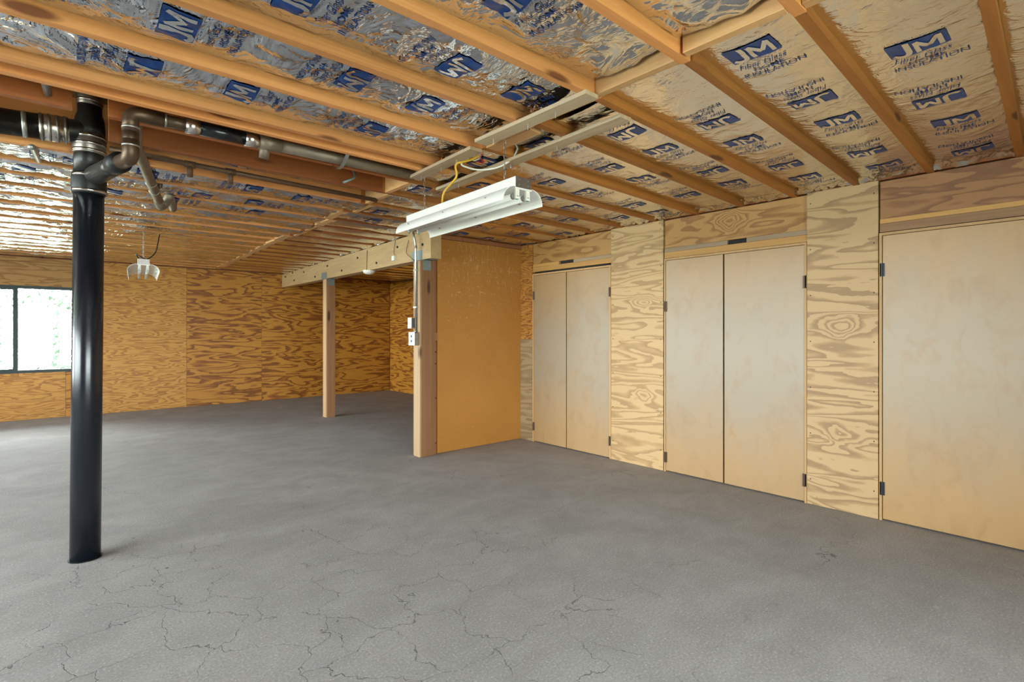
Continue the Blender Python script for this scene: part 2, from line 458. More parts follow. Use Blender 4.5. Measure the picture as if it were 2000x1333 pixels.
def tag(o, label=None, cat=None, group=None, kind=None):
    if label: o['label'] = label
    if cat: o['category'] = cat
    if group: o['group'] = group
    if kind: o['kind'] = kind
    return o
def empty(name, loc=(0, 0, 0)):
    o = bpy.data.objects.new(name, None); o.location = loc
    o.empty_display_size = 0.1
    COL.objects.link(o); return o
def box(name, mat, parent, x0, x1, y0, y1, z0, z1, bevel=0.0):
    return MB().box(x0, x1, y0, y1, z0, z1).build(name, mat, parent, bevel=bevel)
def child(o, parent):
    """parent a mesh built in world coordinates to a thing whose origin is not the world's"""
    o.parent = parent
    o.matrix_parent_inverse = Matrix.Translation(parent.location).inverted()
    return o

# pixel of the 2000x1333 frame -> point in the room, used to lay out sizes
_F = Vector((math.sin(YAW), math.cos(YAW), 0)); _R = Vector((math.cos(YAW), -math.sin(YAW), 0))
def at(u, v, **k):
    d = _F + _R*((u-1000)/FPX) + Vector((0, 0, -(v-648)/FPX))
    o = Vector((0, 0, CAMH))
    ax = {'x': 0, 'y': 1, 'z': 2}
    for a, val in k.items():
        return o + d*((val-o[ax[a]])/d[ax[a]])

# ------------------------------------------------------------------ numpy noise for foil
_rng = np.random.RandomState(3)
_PERM = np.concatenate([_rng.permutation(512)]*3)
_GA = _rng.rand(512)*2*np.pi
_GX, _GY = np.cos(_GA), np.sin(_GA)
def pnoise(x, y):
    xi = np.floor(x).astype(int); yi = np.floor(y).astype(int)
    xf, yf = x-xi, y-yi
    u = xf*xf*xf*(xf*(xf*6-15)+10); v = yf*yf*yf*(yf*(yf*6-15)+10)
    def g(ix, iy, dx, dy):
        h = _PERM[(_PERM[ix % 512] + iy) % 512]
        return _GX[h]*dx + _GY[h]*dy
    a = g(xi, yi, xf, yf); b = g(xi+1, yi, xf-1, yf)
    c = g(xi, yi+1, xf, yf-1); d = g(xi+1, yi+1, xf-1, yf-1)
    return (a+u*(b-a)) + v*((c+u*(d-c)) - (a+u*(b-a)))

# ------------------------------------------------------------------ the setting
floor = box('floor', 'floor', None, XL-0.1, XA+0.1, YN-0.1, YB+0.1, -0.12, 0.0)
tag(floor, 'grey cracked concrete slab floor', kind='structure')

def wall_holes_x(mb, x0, x1, ya, yb, z0, z1, holes):
    """wall slab in a plane x = const with rectangular openings along y"""
    y = ya
    for (h0, h1, a, b) in sorted(holes):
        mb.box(x0, x1, y, h0, z0, z1)
        if a > z0+1e-4: mb.box(x0, x1, h0, h1, z0, a)
        mb.box(x0, x1, h0, h1, b, z1); y = h1
    mb.box(x0, x1, y, yb, z0, z1)

# left wall (out of frame) with its three windows
wl = MB(); wall_holes_x(wl, XL-0.12, XL, YN, YB+0.12, 0, ZS, WIN_LEFT)
wall_left = wl.build('wall_left', 'ply_shell'); tag(wall_left, 'plywood clad outer wall with a row of windows', kind='structure')
# rear wall behind the camera with a glazed opening added for fill light
wr = MB()
wr.box(XL-0.12, FILL_REAR[0], YN-0.12, YN, 0, ZS); wr.box(FILL_REAR[1], XA, YN-0.12, YN, 0, ZS)
wr.box(FILL_REAR[0], FILL_REAR[1], YN-0.12, YN, FILL_REAR[3], ZS); wr.box(FILL_REAR[0], FILL_REAR[1], YN-0.12, YN, 0, FILL_REAR[2])
wall_rear = wr.build('wall_rear', 'ply_shell_x'); tag(wall_rear, 'plywood wall with a glazed opening added for light behind the camera', kind='structure')

# far wall: carcass plus plywood sheets
wb = MB()
wb.box(XL-0.12, WIN_BACK[0], YB+0.015, YB+0.12, 0, ZS); wb.box(WIN_BACK[1], XA+0.12, YB+0.015, YB+0.12, 0, ZS)
wb.box(WIN_BACK[0], WIN_BACK[1], YB+0.015, YB+0.12, 0, WIN_BACK[2]); wb.box(WIN_BACK[0], WIN_BACK[1], YB+0.015, YB+0.12, WIN_BACK[3], ZS)
wall_back = wb.build('wall_back', 'stud'); tag(wall_back, 'far wall sheeted in orange fir plywood', kind='structure')
ztop = zj(YB)
sheets = [(XL, WIN_BACK[0], 0, ztop, 'ply_far_light'), (WIN_BACK[0], 0.22, 0, WIN_BACK[2], 'ply_far_light'), (0.223, WIN_BACK[1], 0, WIN_BACK[2], 'ply_far_dark'),
          (WIN_BACK[1], 1.885, 0, ztop, 'ply_far_light'), (1.888, 3.155, 0, ztop, 'ply_far_dark'), (3.158, 4.39, 0, ztop, 'ply_far_dark'), (4.393, XA, 0, ztop, 'ply_far_dark')]
for i, (a, b_, z0, z1, mt) in enumerate(sheets):
    box('plywood_sheet', mt, wall_back, a, b_, YB-0.002*(i % 2), YB+0.015, z0+0.002, z1)
box('header_board', 'header_x', wall_back, WIN_BACK[0]-0.3, WIN_BACK[1]+0.02, YB-0.022, YB-0.003, WIN_BACK[3], ztop-0.075)
box('top_plate', 'header_x', wall_back, XL, WIN_BACK[1]+0.02, YB-0.03, YB-0.003, ztop-0.07, ztop-0.004)

# alcove side wall
wall_alcove = box('wall_alcove', 'stud', None, XA+0.015, XA+0.12, YN-0.1, YB+0.015, 0, ZS)
tag(wall_alcove, 'plywood side wall of the recess behind the beam', kind='structure')
for k in range(5):
    a = YB-1.22*(k+1)
    box('plywood_sheet', 'ply_alcove', wall_alcove, XA-0.002*(k % 2), XA+0.015, max(YP+0.1, a)+0.003, YB-1.22*k-0.02, 0.002, zj(8)-0.01)

# window in the far wall: dark aluminium slider
def slider(name, x0, x1, z0, z1, mull, y):
    fr = MB(); t = 0.045
    fr.box(x0, x1, y-0.03, y+0.05, z0, z0+t); fr.box(x0, x1, y-0.03, y+0.05, z1-t, z1)
    fr.box(x0, x0+t, y-0.03, y+0.05, z0+t, z1-t); fr.box(x1-t, x1, y-0.03, y+0.05, z0+t, z1-t)
    w = fr.build(name, 'alu', None)
    sash = MB(); sash.box(mull-0.028, mull+0.028, y-0.02, y+0.025, z0+t, z1-t)
    sash.box(x0+t, mull, y+0.0, y+0.025, z0+t, z0+t+0.02); sash.box(x0+t, mull, y, y+0.025, z1-t-0.02, z1-t)
    sash.build('sash', 'alu', w)
    box('pane', 'glass', w, x0+t, mull-0.028, y+0.008, y+0.014, z0+t, z1-t)
    box('pane', 'glass', w, mull+0.028, x1-t, y+0.030, y+0.036, z0+t, z1-t)
    box('latch', 'alu', w, mull-0.012, mull+0.012, y-0.035, y-0.02, 1.35, 1.45)
    return w
w1 = slider('window_1', WIN_BACK[0], WIN_BACK[1], WIN_BACK[2], WIN_BACK[3], -0.36, YB+0.02)
tag(w1, 'dark aluminium sliding window in the far wall', kind='structure')
for i, (a, b_, z0, z1) in enumerate(WIN_LEFT):
    fr = MB(); t = 0.05; mid = (a+b_)/2
    for (p, q, r_, s_) in ((a, b_, z0, z0+t), (a, b_, z1-t, z1), (a, a+t, z0+t, z1-t), (b_-t, b_, z0+t, z1-t), (mid-t/2, mid+t/2, z0+t, z1-t)):
        fr.box(XL-0.08, XL-0.02, p, q, r_, s_)
    w = fr.build('window_%d' % (i+2), 'alu'); tag(w, 'dark framed window in the side wall', kind='structure')
    box('pane', 'glass', w, XL-0.055, XL-0.05, a+t, mid-t/2, z0+t, z1-t)
    box('pane', 'glass', w, XL-0.055, XL-0.05, mid+t/2, b_-t, z0+t, z1-t)
fr = MB(); a, b_, z0, z1 = FILL_REAR; t = 0.06; mid = (a+b_)/2
for (p, q, r_, s_) in ((a, b_, z0, z0+t), (a, b_, z1-t, z1), (a, a+t, z0+t, z1-t), (b_-t, b_, z0+t, z1-t), (mid-t/2, mid+t/2, z0+t, z1-t)):
    fr.box(p, q, YN-0.08, YN-0.02, r_, s_)
w = fr.build('window_5', 'alu'); tag(w, 'added glazed opening letting fill light in behind the camera', kind='structure')  # window_5: frame and panes of the added, unseen rear opening
box('pane', 'glass', w, a+t, mid-t/2, YN-0.055, YN-0.05, z0+t, z1-t)
box('pane', 'glass', w, mid+t/2, b_-t, YN-0.055, YN-0.05, z0+t, z1-t)

# ---- closet wall on the right
wall_right = MB().box(XR+0.05, XR+0.15, YN, YP+0.02, 0, ZS).build('wall_right', 'gap')
tag(wall_right, 'closet wall of pale plywood panels between flush doors', kind='structure')
PX = XR - 0.0
def panel(y0, y1, z0, z1, mt, name='plywood_panel', proud=0.0):
    return box(name, mt, wall_right, PX-proud, PX+0.05, y0, y1, z0, z1)
panel(4.722, 4.94, 1.262, 2.44, 'ply_orange')
panel(4.722, 4.94, 0.003, 1.260, 'ply_pale_c', proud=0.003)
panel(2.876, 3.507, 0.003, 2.443, 'ply_pale_a', proud=0.004)
panel(1.106, 1.580, 0.003, 2.446, 'ply_pale_b', proud=0.006)
panel(YN+0.002, -0.17, 0.003, 2.44, 'ply_pale_a')
for (ya_, yb_) in ((2.876, 3.507), (1.106, 1.580)):
    for k in range(7):
        for yy in (ya_+0.025, yb_-0.025):
            MB().tube([(PX-0.0078, yy, 0.2+k*0.36), (PX-0.002, yy, 0.2+k*0.36)], 0.0045, 7).build('nail_head', 'bolt', wall_right)
# headers: deep board, thin weathered plate, yellow strip, head jamb
for (ya, yb_, mt, zb) in ((3.512, 4.718, 'header', 2.185), (1.584, 2.866, 'header', 2.165), (-0.168, 1.098, 'header_red', 2.168)):
    box('header_board', mt, wall_right, PX+0.012, PX+0.05, ya, yb_, zb, 2.436)
# closet A strips
box('plate_strip', 'plate', wall_right, PX+0.006, PX+0.05, 3.512, 4.05, 2.148, 2.183)
box('plate_strip', 'strip_yellow', wall_right, PX+0.006, PX+0.05, 4.28, 4.718, 2.148, 2.183)
box('plate_strip', 'strip_yellow', wall_right, PX+0.004, PX+0.05, 3.512, 4.718, 2.090, 2.146)
# closet B strips
box('plate_strip', 'plate', wall_right, PX+0.006, PX+0.05, 1.584, 2.065, 2.125, 2.163)
box('plate_strip', 'plate', wall_right, PX+0.006, PX+0.05, 2.235, 2.866, 2.125, 2.163)
box('plate_strip', 'strip_yellow', wall_right, PX+0.004, PX+0.05, 1.584, 2.866, 2.068, 2.123)
# closet C strips
box('plate_strip', 'strip_yellow', wall_right, PX+0.006, PX+0.05, -0.168, 1.098, 2.134, 2.166)
box('plate_strip', 'plate_red', wall_right, PX+0.004, PX+0.05, -0.168, 1.098, 2.072, 2.132)
for (y0, z0) in ((2.07, 2.126), (4.06, 2.149)):
    box('dark_slot', 'gap', wall_right, PX+0.035, PX+0.05, y0, y0+0.165 if y0 < 3 else y0+0.215, z0, z0+0.036)
# jambs
def trim(n, y0, y1, ztop_):
    t = MB(); d = 0.016
    t.box(PX-0.004, PX+0.05, y0, y0+d, 0.0, ztop_); t.box(PX-0.004, PX+0.05, y1-d, y1, 0.0, ztop_)
    t.box(PX-0.004, PX+0.05, y0+d, y1-d, ztop_-0.018, ztop_)
    o = t.build('trim_%d' % n, 'jamb'); tag(o, 'narrow wooden door jamb and head', kind='structure'); return o
trim(1, 3.512, 4.718, 2.066)
trim(2, 1.584, 2.866, 2.064)
trim(3, -0.168, 1.100, 2.066)
def leaf(n, y0, y1, zt, mt, hinge_y, label, hm='hinge_brown', hz=(0.20, 1.80), hl=0.09):
    o = MB().box(PX+0.002, PX+0.034, y0, y1, 0.012, zt).build('door_%d' % n, mt, bevel=0.0015)
    tag(o, label, kind='structure')
    for z in hz:
        h = MB(); h.tube([(PX-0.007, hinge_y, z-hl/2), (PX-0.007, hinge_y, z+hl/2)], 0.0075, 10)
        h.box(PX-0.004, PX+0.001, hinge_y-0.014, hinge_y+0.014, z-hl/2, z+hl/2)
        h.build('hinge', hm, o)
    return o
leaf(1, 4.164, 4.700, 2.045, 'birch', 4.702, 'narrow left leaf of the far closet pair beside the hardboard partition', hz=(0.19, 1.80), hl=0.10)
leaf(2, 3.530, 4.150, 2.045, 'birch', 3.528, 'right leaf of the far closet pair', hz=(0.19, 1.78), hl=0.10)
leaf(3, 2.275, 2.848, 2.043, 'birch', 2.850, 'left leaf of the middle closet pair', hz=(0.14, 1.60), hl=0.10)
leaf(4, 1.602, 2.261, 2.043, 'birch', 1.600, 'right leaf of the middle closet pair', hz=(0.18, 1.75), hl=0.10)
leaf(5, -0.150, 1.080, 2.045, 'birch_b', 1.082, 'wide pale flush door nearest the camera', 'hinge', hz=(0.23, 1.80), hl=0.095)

# ------------------------------------------------------------------ ceiling: sub-floor, joists, blocking, foil-faced batts
ceiling = box('ceiling', 'subfloor', None, XL-0.12, XA+0.12, YN-0.12, YB+0.12, ZS, ZS+0.05)
tag(ceiling, 'open joist ceiling lined with shiny foil faced insulation', kind='structure')

# left joists: far edge of the underside (y); right joists: y at the blocking line and at the closet wall
LEFT_Y = [-2.35, -1.9, -1.45, -1.0, -0.58, -0.15, 0.29, 0.72, 1.15, 1.60, 2.05, 2.49, 2.94, 3.085, 3.37, 3.77, 4.19, 4.59]
y = 4.59
while y < YB-0.5:
    y += 0.412; LEFT_Y.append(round(y, 3))
RIGHT = [(-2.35, -2.3), (-1.9, -1.8), (-1.45, -1.35), (-1.0, -0.9), (-0.58, -0.48), (-0.15, -0.04), (0.27, 0.39), (0.72, 0.83), (1.14, 1.265), (1.60, 1.70),
         (2.01, 2.13), (2.47, 2.56), (2.92, 2.975), (3.37, 3.39), (3.77, 3.79), (4.19, 4.20), (4.59, 4.59)] + [(v, v) for v in LEFT_Y if v > 4.7]
TH = 0.040
XC = 1.93                      # line where left and right joists meet
def joist(x0, x1, ya, yb, mt, dz=0.0):
    za, zb = zj(ya)+dz, zj(yb)+dz
    return MB().quadbox([(x0, ya-TH, za), (x1, yb-TH, zb), (x1, yb, zb), (x0, ya, za),
                         (x0, ya-TH, ZS), (x1, yb-TH, ZS), (x1, yb, ZS), (x0, ya, ZS)]).build('joist', mt, ceiling)
for yv in LEFT_Y:
    mt = 'joist'
    xe = XC + 0.055*max(0, yv-3.4)
    if yv == 3.37:      # notched round the soil stack
        joist(XL, 0.092, yv, yv, 'joist_dark'); joist(0.232, xe, yv, yv, 'joist_dark')
    elif yv == 3.77:    # trimmed back at the soil stack
        joist(0.262, xe, yv, yv, 'joist_dark')
    else:
        joist(XL, xe, yv, yv, 'joist_dark' if yv in (2.94, 3.085) and False else mt)
for (ya, yb) in RIGHT:
    xs = XC + 0.055*max(0, ya-3.4)
    joist(xs+0.002, XR+0.05 if yb < 5.0 else XA, ya, yb, 'joist_right' if yb < 4.9 else 'joist_dark')
box('rim_joist', 'joist_dark', ceiling, XR+0.0, XR+0.05, YN, YP, 2.447, ZS)

# blocking between the joists along the meeting line
def block(xc, y0, y1, w=0.040, dz=0.0, hgt=0.2, mt='block'):
    z = zj((y0+y1)/2)+dz
    return box('blocking', mt, ceiling, xc-w/2, xc+w/2, y0+0.002, y1-TH-0.002, z, min(ZS, z+hgt), bevel=0.002)
bx_ = [(1.90, 0.29, 0.72, 0.006), (1.87, 0.72, 1.14, -0.002), (1.90, 1.15, 1.60, 0.0), (2.00, 1.60, 2.02, 0.05), (1.98, 2.05, 2.47, -0.004), (1.97, 2.49, 2.92, 0.02),
       (1.97, 3.085, 3.37, 0.02), (1.99, 3.37, 3.77, -0.003), (2.03, 3.77, 4.19, -0.004), (2.10, 4.19, 4.59, 0.0), (2.02, 4.59, 5.0, -0.003), (2.09, 5.0, 5.41, -0.003), (2.12, 5.414, 5.826, 0.003), (2.14, 5.826, 6.238, 0.0)]
for i, (xc, a, b_, dz) in enumerate(bx_):
    block(xc, a, b_, 0.040 if i not in (4, 10, 11) else 0.085, dz)
for i, yv in enumerate(LEFT_Y[:-1]):
    if yv > 6.2 or yv < 0.2: block(2.05 if yv < 1 else XC+0.055*(yv-3.4), yv, LEFT_Y[i+1], 0.10 if yv > 1 else 0.04, -0.002)

# ---- foil
def foil_z(x, y, y0, y1, seed, amp, lift):
    low = lift < 0.03
    t = np.clip((y-y0)/(y1-y0), 0, 1)
    edge = np.clip(4*t*(1-t), 0, 1)
    n0 = pnoise(x*1.3+seed*7.1, y*1.7+seed*3.3)
    n1 = pnoise(x*4.2+seed*1.7, y*5.5+seed)
    n2 = pnoise(x*11.0+2.2*n1+seed*2.9, y*7.0+seed*4.1+1.5*n1)
    n3 = pnoise(x*27.0+1.6*n2+seed, y*15.0+seed*1.3)
    z = lift - (0.024 if low else 0.017)*edge + 0.016*n0
    z = z + amp*(0.020*n1*edge**0.5 + 0.018*(0.35-np.abs(n2)*1.6)*edge**0.4 + 0.0042*(0.35-np.abs(n3)*1.7))
    if not low: z = np.maximum(z, 0.004)
    return z + ZJ + 0.0095*np.maximum(0.0, y-4.5)

# printed lettering: text templates, finely cut so they can follow the foil
def text_template(txt, width, height=None, shear=0.0, offset=0.0, cut=0.02, spacing=1.0):
    cu = bpy.data.curves.new('lettering', 'FONT')
    cu.body = txt; cu.shear = shear; cu.offset = offset; cu.align_x = 'CENTER'; cu.space_character = spacing
    cu.resolution_u = 2
    ob = bpy.data.objects.new('lettering', cu); COL.objects.link(ob)
    bpy.context.view_layer.update()
    me = ob.to_mesh()
    bm = bmesh.new(); bm.from_mesh(me); ob.to_mesh_clear()
    bpy.data.objects.remove(ob); bpy.data.curves.remove(cu)
    bmesh.ops.remove_doubles(bm, verts=bm.verts, dist=1e-5)
    bmesh.ops.triangulate(bm, faces=bm.faces)
    co = np.array([v.co[:] for v in bm.verts])
    mn, mx = co.min(0), co.max(0)
    sx = width/(mx[0]-mn[0]); sy = sx if height is None else height/(mx[1]-mn[1])
    cx = (mn[0]+mx[0])/2
    for v in bm.verts:
        v.co.x = (v.co.x-cx)*sx; v.co.y = (v.co.y-mn[1])*sy
    for _ in range(3):
        long = [e for e in bm.edges if e.calc_length() > cut]
        if not long: break
        bmesh.ops.subdivide_edges(bm, edges=long, cuts=1)
        bmesh.ops.triangulate(bm, faces=bm.faces)
    bm.verts.index_update()
    co = np.array([v.co[:2] for v in bm.verts]); fa = [tuple(v.index for v in f.verts) for f in bm.faces]
    bm.free(); return co, fa
def rect_template(w, h, nx, ny, slant=0.0):
    co = np.array([((i/nx-0.5)*w + slant*(j/ny), j/ny*h) for i in range(nx+1) for j in range(ny+1)])
    fa = [(i*(ny+1)+j, (i+1)*(ny+1)+j, (i+1)*(ny+1)+j+1, i*(ny+1)+j+1) for i in range(nx) for j in range(ny)]
    return co, fa
T = {}
T['block'] = rect_template(0.190, 0.122, 22, 14)
def stroke_template(pts, wd, n=8):
    """ribbon of width wd along a polyline, cut into short quads"""
    P_ = [Vector((a, b_)) for a, b_ in pts]; fine_ = [P_[0]]
    for a, b_ in zip(P_, P_[1:]):
        k_ = max(1, int((b_-a).length/0.012))
        fine_ += [a.lerp(b_, (i+1)/k_) for i in range(k_)]
    co = []
    for i, q in enumerate(fine_):
        t_ = (fine_[min(i+1, len(fine_)-1)]-fine_[max(i-1, 0)]).normalized()
        nn = Vector((-t_.y, t_.x))*wd/2
        co += [tuple(q+nn), tuple(q), tuple(q-nn)]
    fa = []
    for i in range(len(fine_)-1):
        for j in (0, 1): fa.append((3*i+j, 3*i+j+1, 3*i+j+4, 3*i+j+3))
    return np.array(co), fa
def joined(*ts):
    co, fa, k_ = [], [], 0
    for c_, f_ in ts:
        co.append(c_); fa += [tuple(i+k_ for i in q) for q in f_]; k_ += len(c_)
    return np.concatenate(co), fa
T['J'] = stroke_template([(0.022, 0.110), (0.022, 0.030), (0.016, 0.012), (0.0, 0.004), (-0.018, 0.006), (-0.032, 0.018)], 0.021)
T['M'] = joined(stroke_template([(-0.036, 0.006), (-0.036, 0.096)], 0.016), stroke_template([(-0.036, 0.098), (0.0, 0.034)], 0.019), stroke_template([(0.0, 0.034), (0.036, 0.098)], 0.019), stroke_template([(0.036, 0.096), (0.036, 0.006)], 0.016))
T['fg'] = text_template('Fiber Glass', 0.190, 0.038, 0.42, -0.004, 0.013)
T['home'] = text_template('HOME', 0.120, 0.029, 0.0, 0.008, 0.013)
T['ins'] = text_template('INSULATION', 0.245, 0.030, 0.0, 0.008, 0.013)
T['jmv'] = text_template('JOHNS MANVILLE', 0.185, 0.0085, 0.0, 0.0, 0.05, 1.5)
T['prod'] = text_template('PRODUCTS', 0.150, 0.0085, 0.0, 0.0, 0.05, 1.8)
LAY = [('block', 0.0, -0.122, 0), ('fg', -0.004, -0.188, 0), ('home', 0.004, -0.232, 0), ('ins', 0.008, -0.276, 0)]
LAY_FINE = LAY + [('jmv', 0.0, 0.005, 0), ('prod', 0.01, -0.136, 0)]
LAY_KNOCK = [('J', -0.050, -0.114, 1), ('M', 0.036, -0.114, 1)]

def foil_batt(fmat, x0, x1, y0a, y0b, y1a, y1b, seed, amp, lift, step, phase, prints=True, fine=True, flange=False, xclip=None):
    """one foil faced batt between two joists (edges y0 near, y1 far; a at x0, b at x1) with its printing"""
    nx = max(8, int((x1-x0)/step)); ny = max(6, int(0.37/step))
    xs = np.linspace(x0, x1, nx+1); tt = np.linspace(0, 1, ny+1)
    Xg, Tg = np.meshgrid(xs, tt, indexing='ij')
    s = (Xg-x0)/(x1-x0)
    Y0 = y0a+(y0b-y0a)*s; Y1 = y1a+(y1b-y1a)*s
    Yg = Y0+(Y1-Y0)*Tg
    Zg = foil_z(Xg, Yg, Y0, Y1, seed, amp, lift)
    if flange:      # crumpled end tab turned down onto the wall plate
        e = np.clip((Xg-(x1-0.10))/0.10, 0, 1)
        cr = pnoise(Xg*26+seed, Yg*20)*0.045 + pnoise(Xg*55, Yg*45+seed)*0.022
        Zg = Zg*(1-e*e) + (ZJ+0.010+0.012*pnoise(Yg*6, Yg*0+seed))*e*e + cr*np.sin(e*math.pi*0.85)
        Zg = np.maximum(Zg, ZJ-0.008)
    mb = MB()
    mb.v = [tuple(v) for v in np.stack([Xg, Yg, Zg], -1).reshape(-1, 3)]
    for i in range(nx):
        for j in range(ny):
            a = i*(ny+1)+j
            mb.f.append((a, a+ny+1, a+ny+2, a+1))
    me = bpy.data.meshes.new('insulation_batt')
    me.from_pydata(mb.v, [], mb.f); me.materials.append(M[fmat])
    me.polygons.foreach_set('use_smooth', [True]*len(me.polygons))
    o = bpy.data.objects.new('insulation_batt', me); COL.objects.link(o); o.parent = ceiling
    if not prints: return o
    def zmesh(px, py):
        ss = (px-x0)/(x1-x0); ya_ = y0a+(y0b-y0a)*ss; yb_ = y1a+(y1b-y1a)*ss
        fx = np.clip(ss*nx, 0, nx-1e-6); fy = np.clip((py-ya_)/(yb_-ya_)*ny, 0, ny-1e-6)
        ix = fx.astype(int); iy = fy.astype(int); ax = fx-ix; ay = fy-iy
        return (Zg[ix, iy]*(1-ax)*(1-ay)+Zg[ix+1, iy]*ax*(1-ay)+Zg[ix, iy+1]*(1-ax)*ay+Zg[ix+1, iy+1]*ax*ay)
    V, Fc, V2, F2 = [], [], [], []
    nV = [0, 0]
    per = 1.045; k = math.floor((x0-phase)/per)-1
    while True:
        xb = phase+k*per; k += 1
        if xb > x1: break
        for (flip, xo) in ((1, xb), (-1, xb+0.79)):
            lo, hi = (xo-0.02, xo+0.28) if flip == 1 else (xo-0.28, xo+0.02)
            if lo < x0+0.03 or hi > x1-0.05: continue
            lay = (LAY_FINE if fine else LAY)+LAY_KNOCK
            sm = ((lo+hi)/2-x0)/(x1-x0)
            y0m, y1m = y0a+(y0b-y0a)*sm, y1a+(y1b-y1a)*sm
            yc = y0m+(y1m-y0m)*0.5 + random.uniform(-0.02, 0.02)
            for (key, ox, oy, layer) in lay:
                co, fa = T[key]
                px = xo - flip*(co[:, 1]+oy); py = yc - flip*(co[:, 0]+ox)
                ss = (px-x0)/(x1-x0)
                py = np.clip(py, y0a+(y0b-y0a)*ss+0.004, y1a+(y1b-y1a)*ss-0.004)
                pz = zmesh(px, py)
                pz = pz - (0.0032 if layer == 0 else 0.0058)
                pts = np.stack([px, py, pz], -1)
                if layer == 0:
                    base = nV[0]; V.append(pts); nV[0] += len(pts)
                    Fc += [tuple(base+i for i in f) for f in fa]
                else:
                    base = nV[1]; V2.append(pts); nV[1] += len(pts)
                    F2 += [tuple(base+i for i in f) for f in fa]
    for (vv, ff, nm, mt) in ((V, Fc, 'printed_lettering', 'ink'), (V2, F2, 'logo_letters', 'foil_print')):
        if not vv: continue
        vv = np.concatenate(vv)
        me = bpy.data.meshes.new(nm)
        me.from_pydata([tuple(v) for v in vv], [], ff); me.materials.append(M[mt])
        me.polygons.foreach_set('use_smooth', [True]*len(me.polygons))
        q = bpy.data.objects.new(nm, me); COL.objects.link(q); q.parent = o
        if nm == 'printed_lettering': q['label'] = 'blue insulation lettering'
    return o

BLK = {round(a, 2): xc for (xc, a, b_, dz) in bx_}
PHASE_L = {0.29: 0.35, 0.72: 0.10, 1.15: 1.12, 1.60: 0.57, 2.05: 0.30, 2.49: 0.62, 3.77: 0.9, 4.19: 0.45, 4.59: 0.2, 5.002: 0.7}
PHASE_R = {0: 0.6, 1: 0.2, 2: 0.9, 3: 0.4}
sd = 1
for i in range(len(LEFT_Y)-1):
    ya, yb = LEFT_Y[i], LEFT_Y[i+1]
    if ya in (2.94, 3.085, 3.37): continue
    step = 0.016 if 0 < ya < 3.0 else (0.024 if 3 < ya < 6 else 0.04)
    x0 = XL if ya != 3.77 else 0.36
    sd += 1
    foil_batt('foil', x0, BLK.get(round(ya, 2), XC+0.055*max(0, ya-3.4))-0.045, ya+0.001, ya+0.001, yb-TH-0.001, yb-TH-0.001, sd*1.37, 1.0 if ya < 5 else 0.8,
              (0.055 if ya < 3.7 else (0.10 if ya == 3.77 else 0.019)), step, PHASE_L.get(ya, random.uniform(0, 1)), prints=-0.2 < ya < 5.3, fine=0.2 < ya < 2.5)
PHR = [0.0]*7 + [2.47, 2.03, 1.62, 1.93, 2.05, 2.38, 2.1, 2.5, 2.2, 2.7]
PHR[6] = 2.47; PHR[7] = 2.03; PHR[8] = 1.95; PHR[9] = 2.75; PHR[10] = 2.15
for i in range(len(RIGHT)-1):
    (a0, b0), (a1, b1) = RIGHT[i], RIGHT[i+1]
    step = 0.016 if -0.2 < a0 < 3.0 else (0.024 if 3 <= a0 < 5 else 0.045)
    xe = XR-0.004 if b1 < 5.0 else XA-0.01
    sd += 1
    foil_batt('foil_right', BLK.get(round(LEFT_Y[min(range(len(LEFT_Y)), key=lambda q: abs(LEFT_Y[q]-a0))], 2), XC+0.055*max(0, a0-3.4))+0.023, xe, a0+0.001, b0+0.001, a1-TH-0.001, b1-TH-0.001, sd*1.91, 0.36, 0.045 if a0 < 2.3 else (0.031 if a0 < 3.5 else 0.018), step,
              PHR[i] if i < len(PHR) else random.uniform(0, 1), prints=a0 > -0.3 and a0 < 5, fine=a0 < 2.2, flange=b1 < 4.7)

# foil lap ends crumpled over the beam, and wool showing past torn facing
def crumple(name, c, s, mt, parent, seed):
    mb = MB()
    def fn(u, v):
        th = u*2*math.pi; ph = v*math.pi
        d = 1+0.9*float(pnoise(np.array(u*6.3+seed), np.array(v*6+seed*2)))+0.8*float(pnoise(np.array(u*13.7+seed), np.array(v*15.3)))
        if u in (0.0, 1.0): d = 1.0
        return (c[0]+s[0]*d*math.sin(ph)*math.cos(th), c[1]+s[1]*d*math.sin(ph)*math.sin(th), c[2]+s[2]*d*math.cos(ph))
    mb.grid(22, 14, fn)
    return mb.build(name, mt, parent, smooth=mt == 'wool')

# ------------------------------------------------------------------ partition, posts and beam
wall_partition = box('wall_partition', 'stud', None, 3.165, XR+0.05, YP+0.012, YP+0.10, 0, 2.44)
tag(wall_partition, 'stub partition faced with scuffed brown hardboard', kind='structure')
box('hardboard_panel', 'hardboard', wall_partition, 3.248, XR-0.002, YP-0.012, YP+0.010, 0.004, 2.392, bevel=0.001)
box('stud', 'stud', wall_partition, 3.205, 3.243, YP-0.002, YP+0.010, 0.0, 2.40)
box('stud_block', 'post_wood', wall_partition, 3.20, 3.246, YP-0.022, YP-0.003, 1.258, 1.345, bevel=0.002)
box('top_plate', 'stud', wall_partition, 3.16, XR, YP-0.03, YP+0.010, 2.394, 2.438)
for k, z in enumerate((0.12, 0.62, 1.0, 1.13)):
    MB().tube([(3.232, YP-0.010, z), (3.232, YP-0.001, z)], 0.006, 8).build('nail', 'bolt', wall_partition)

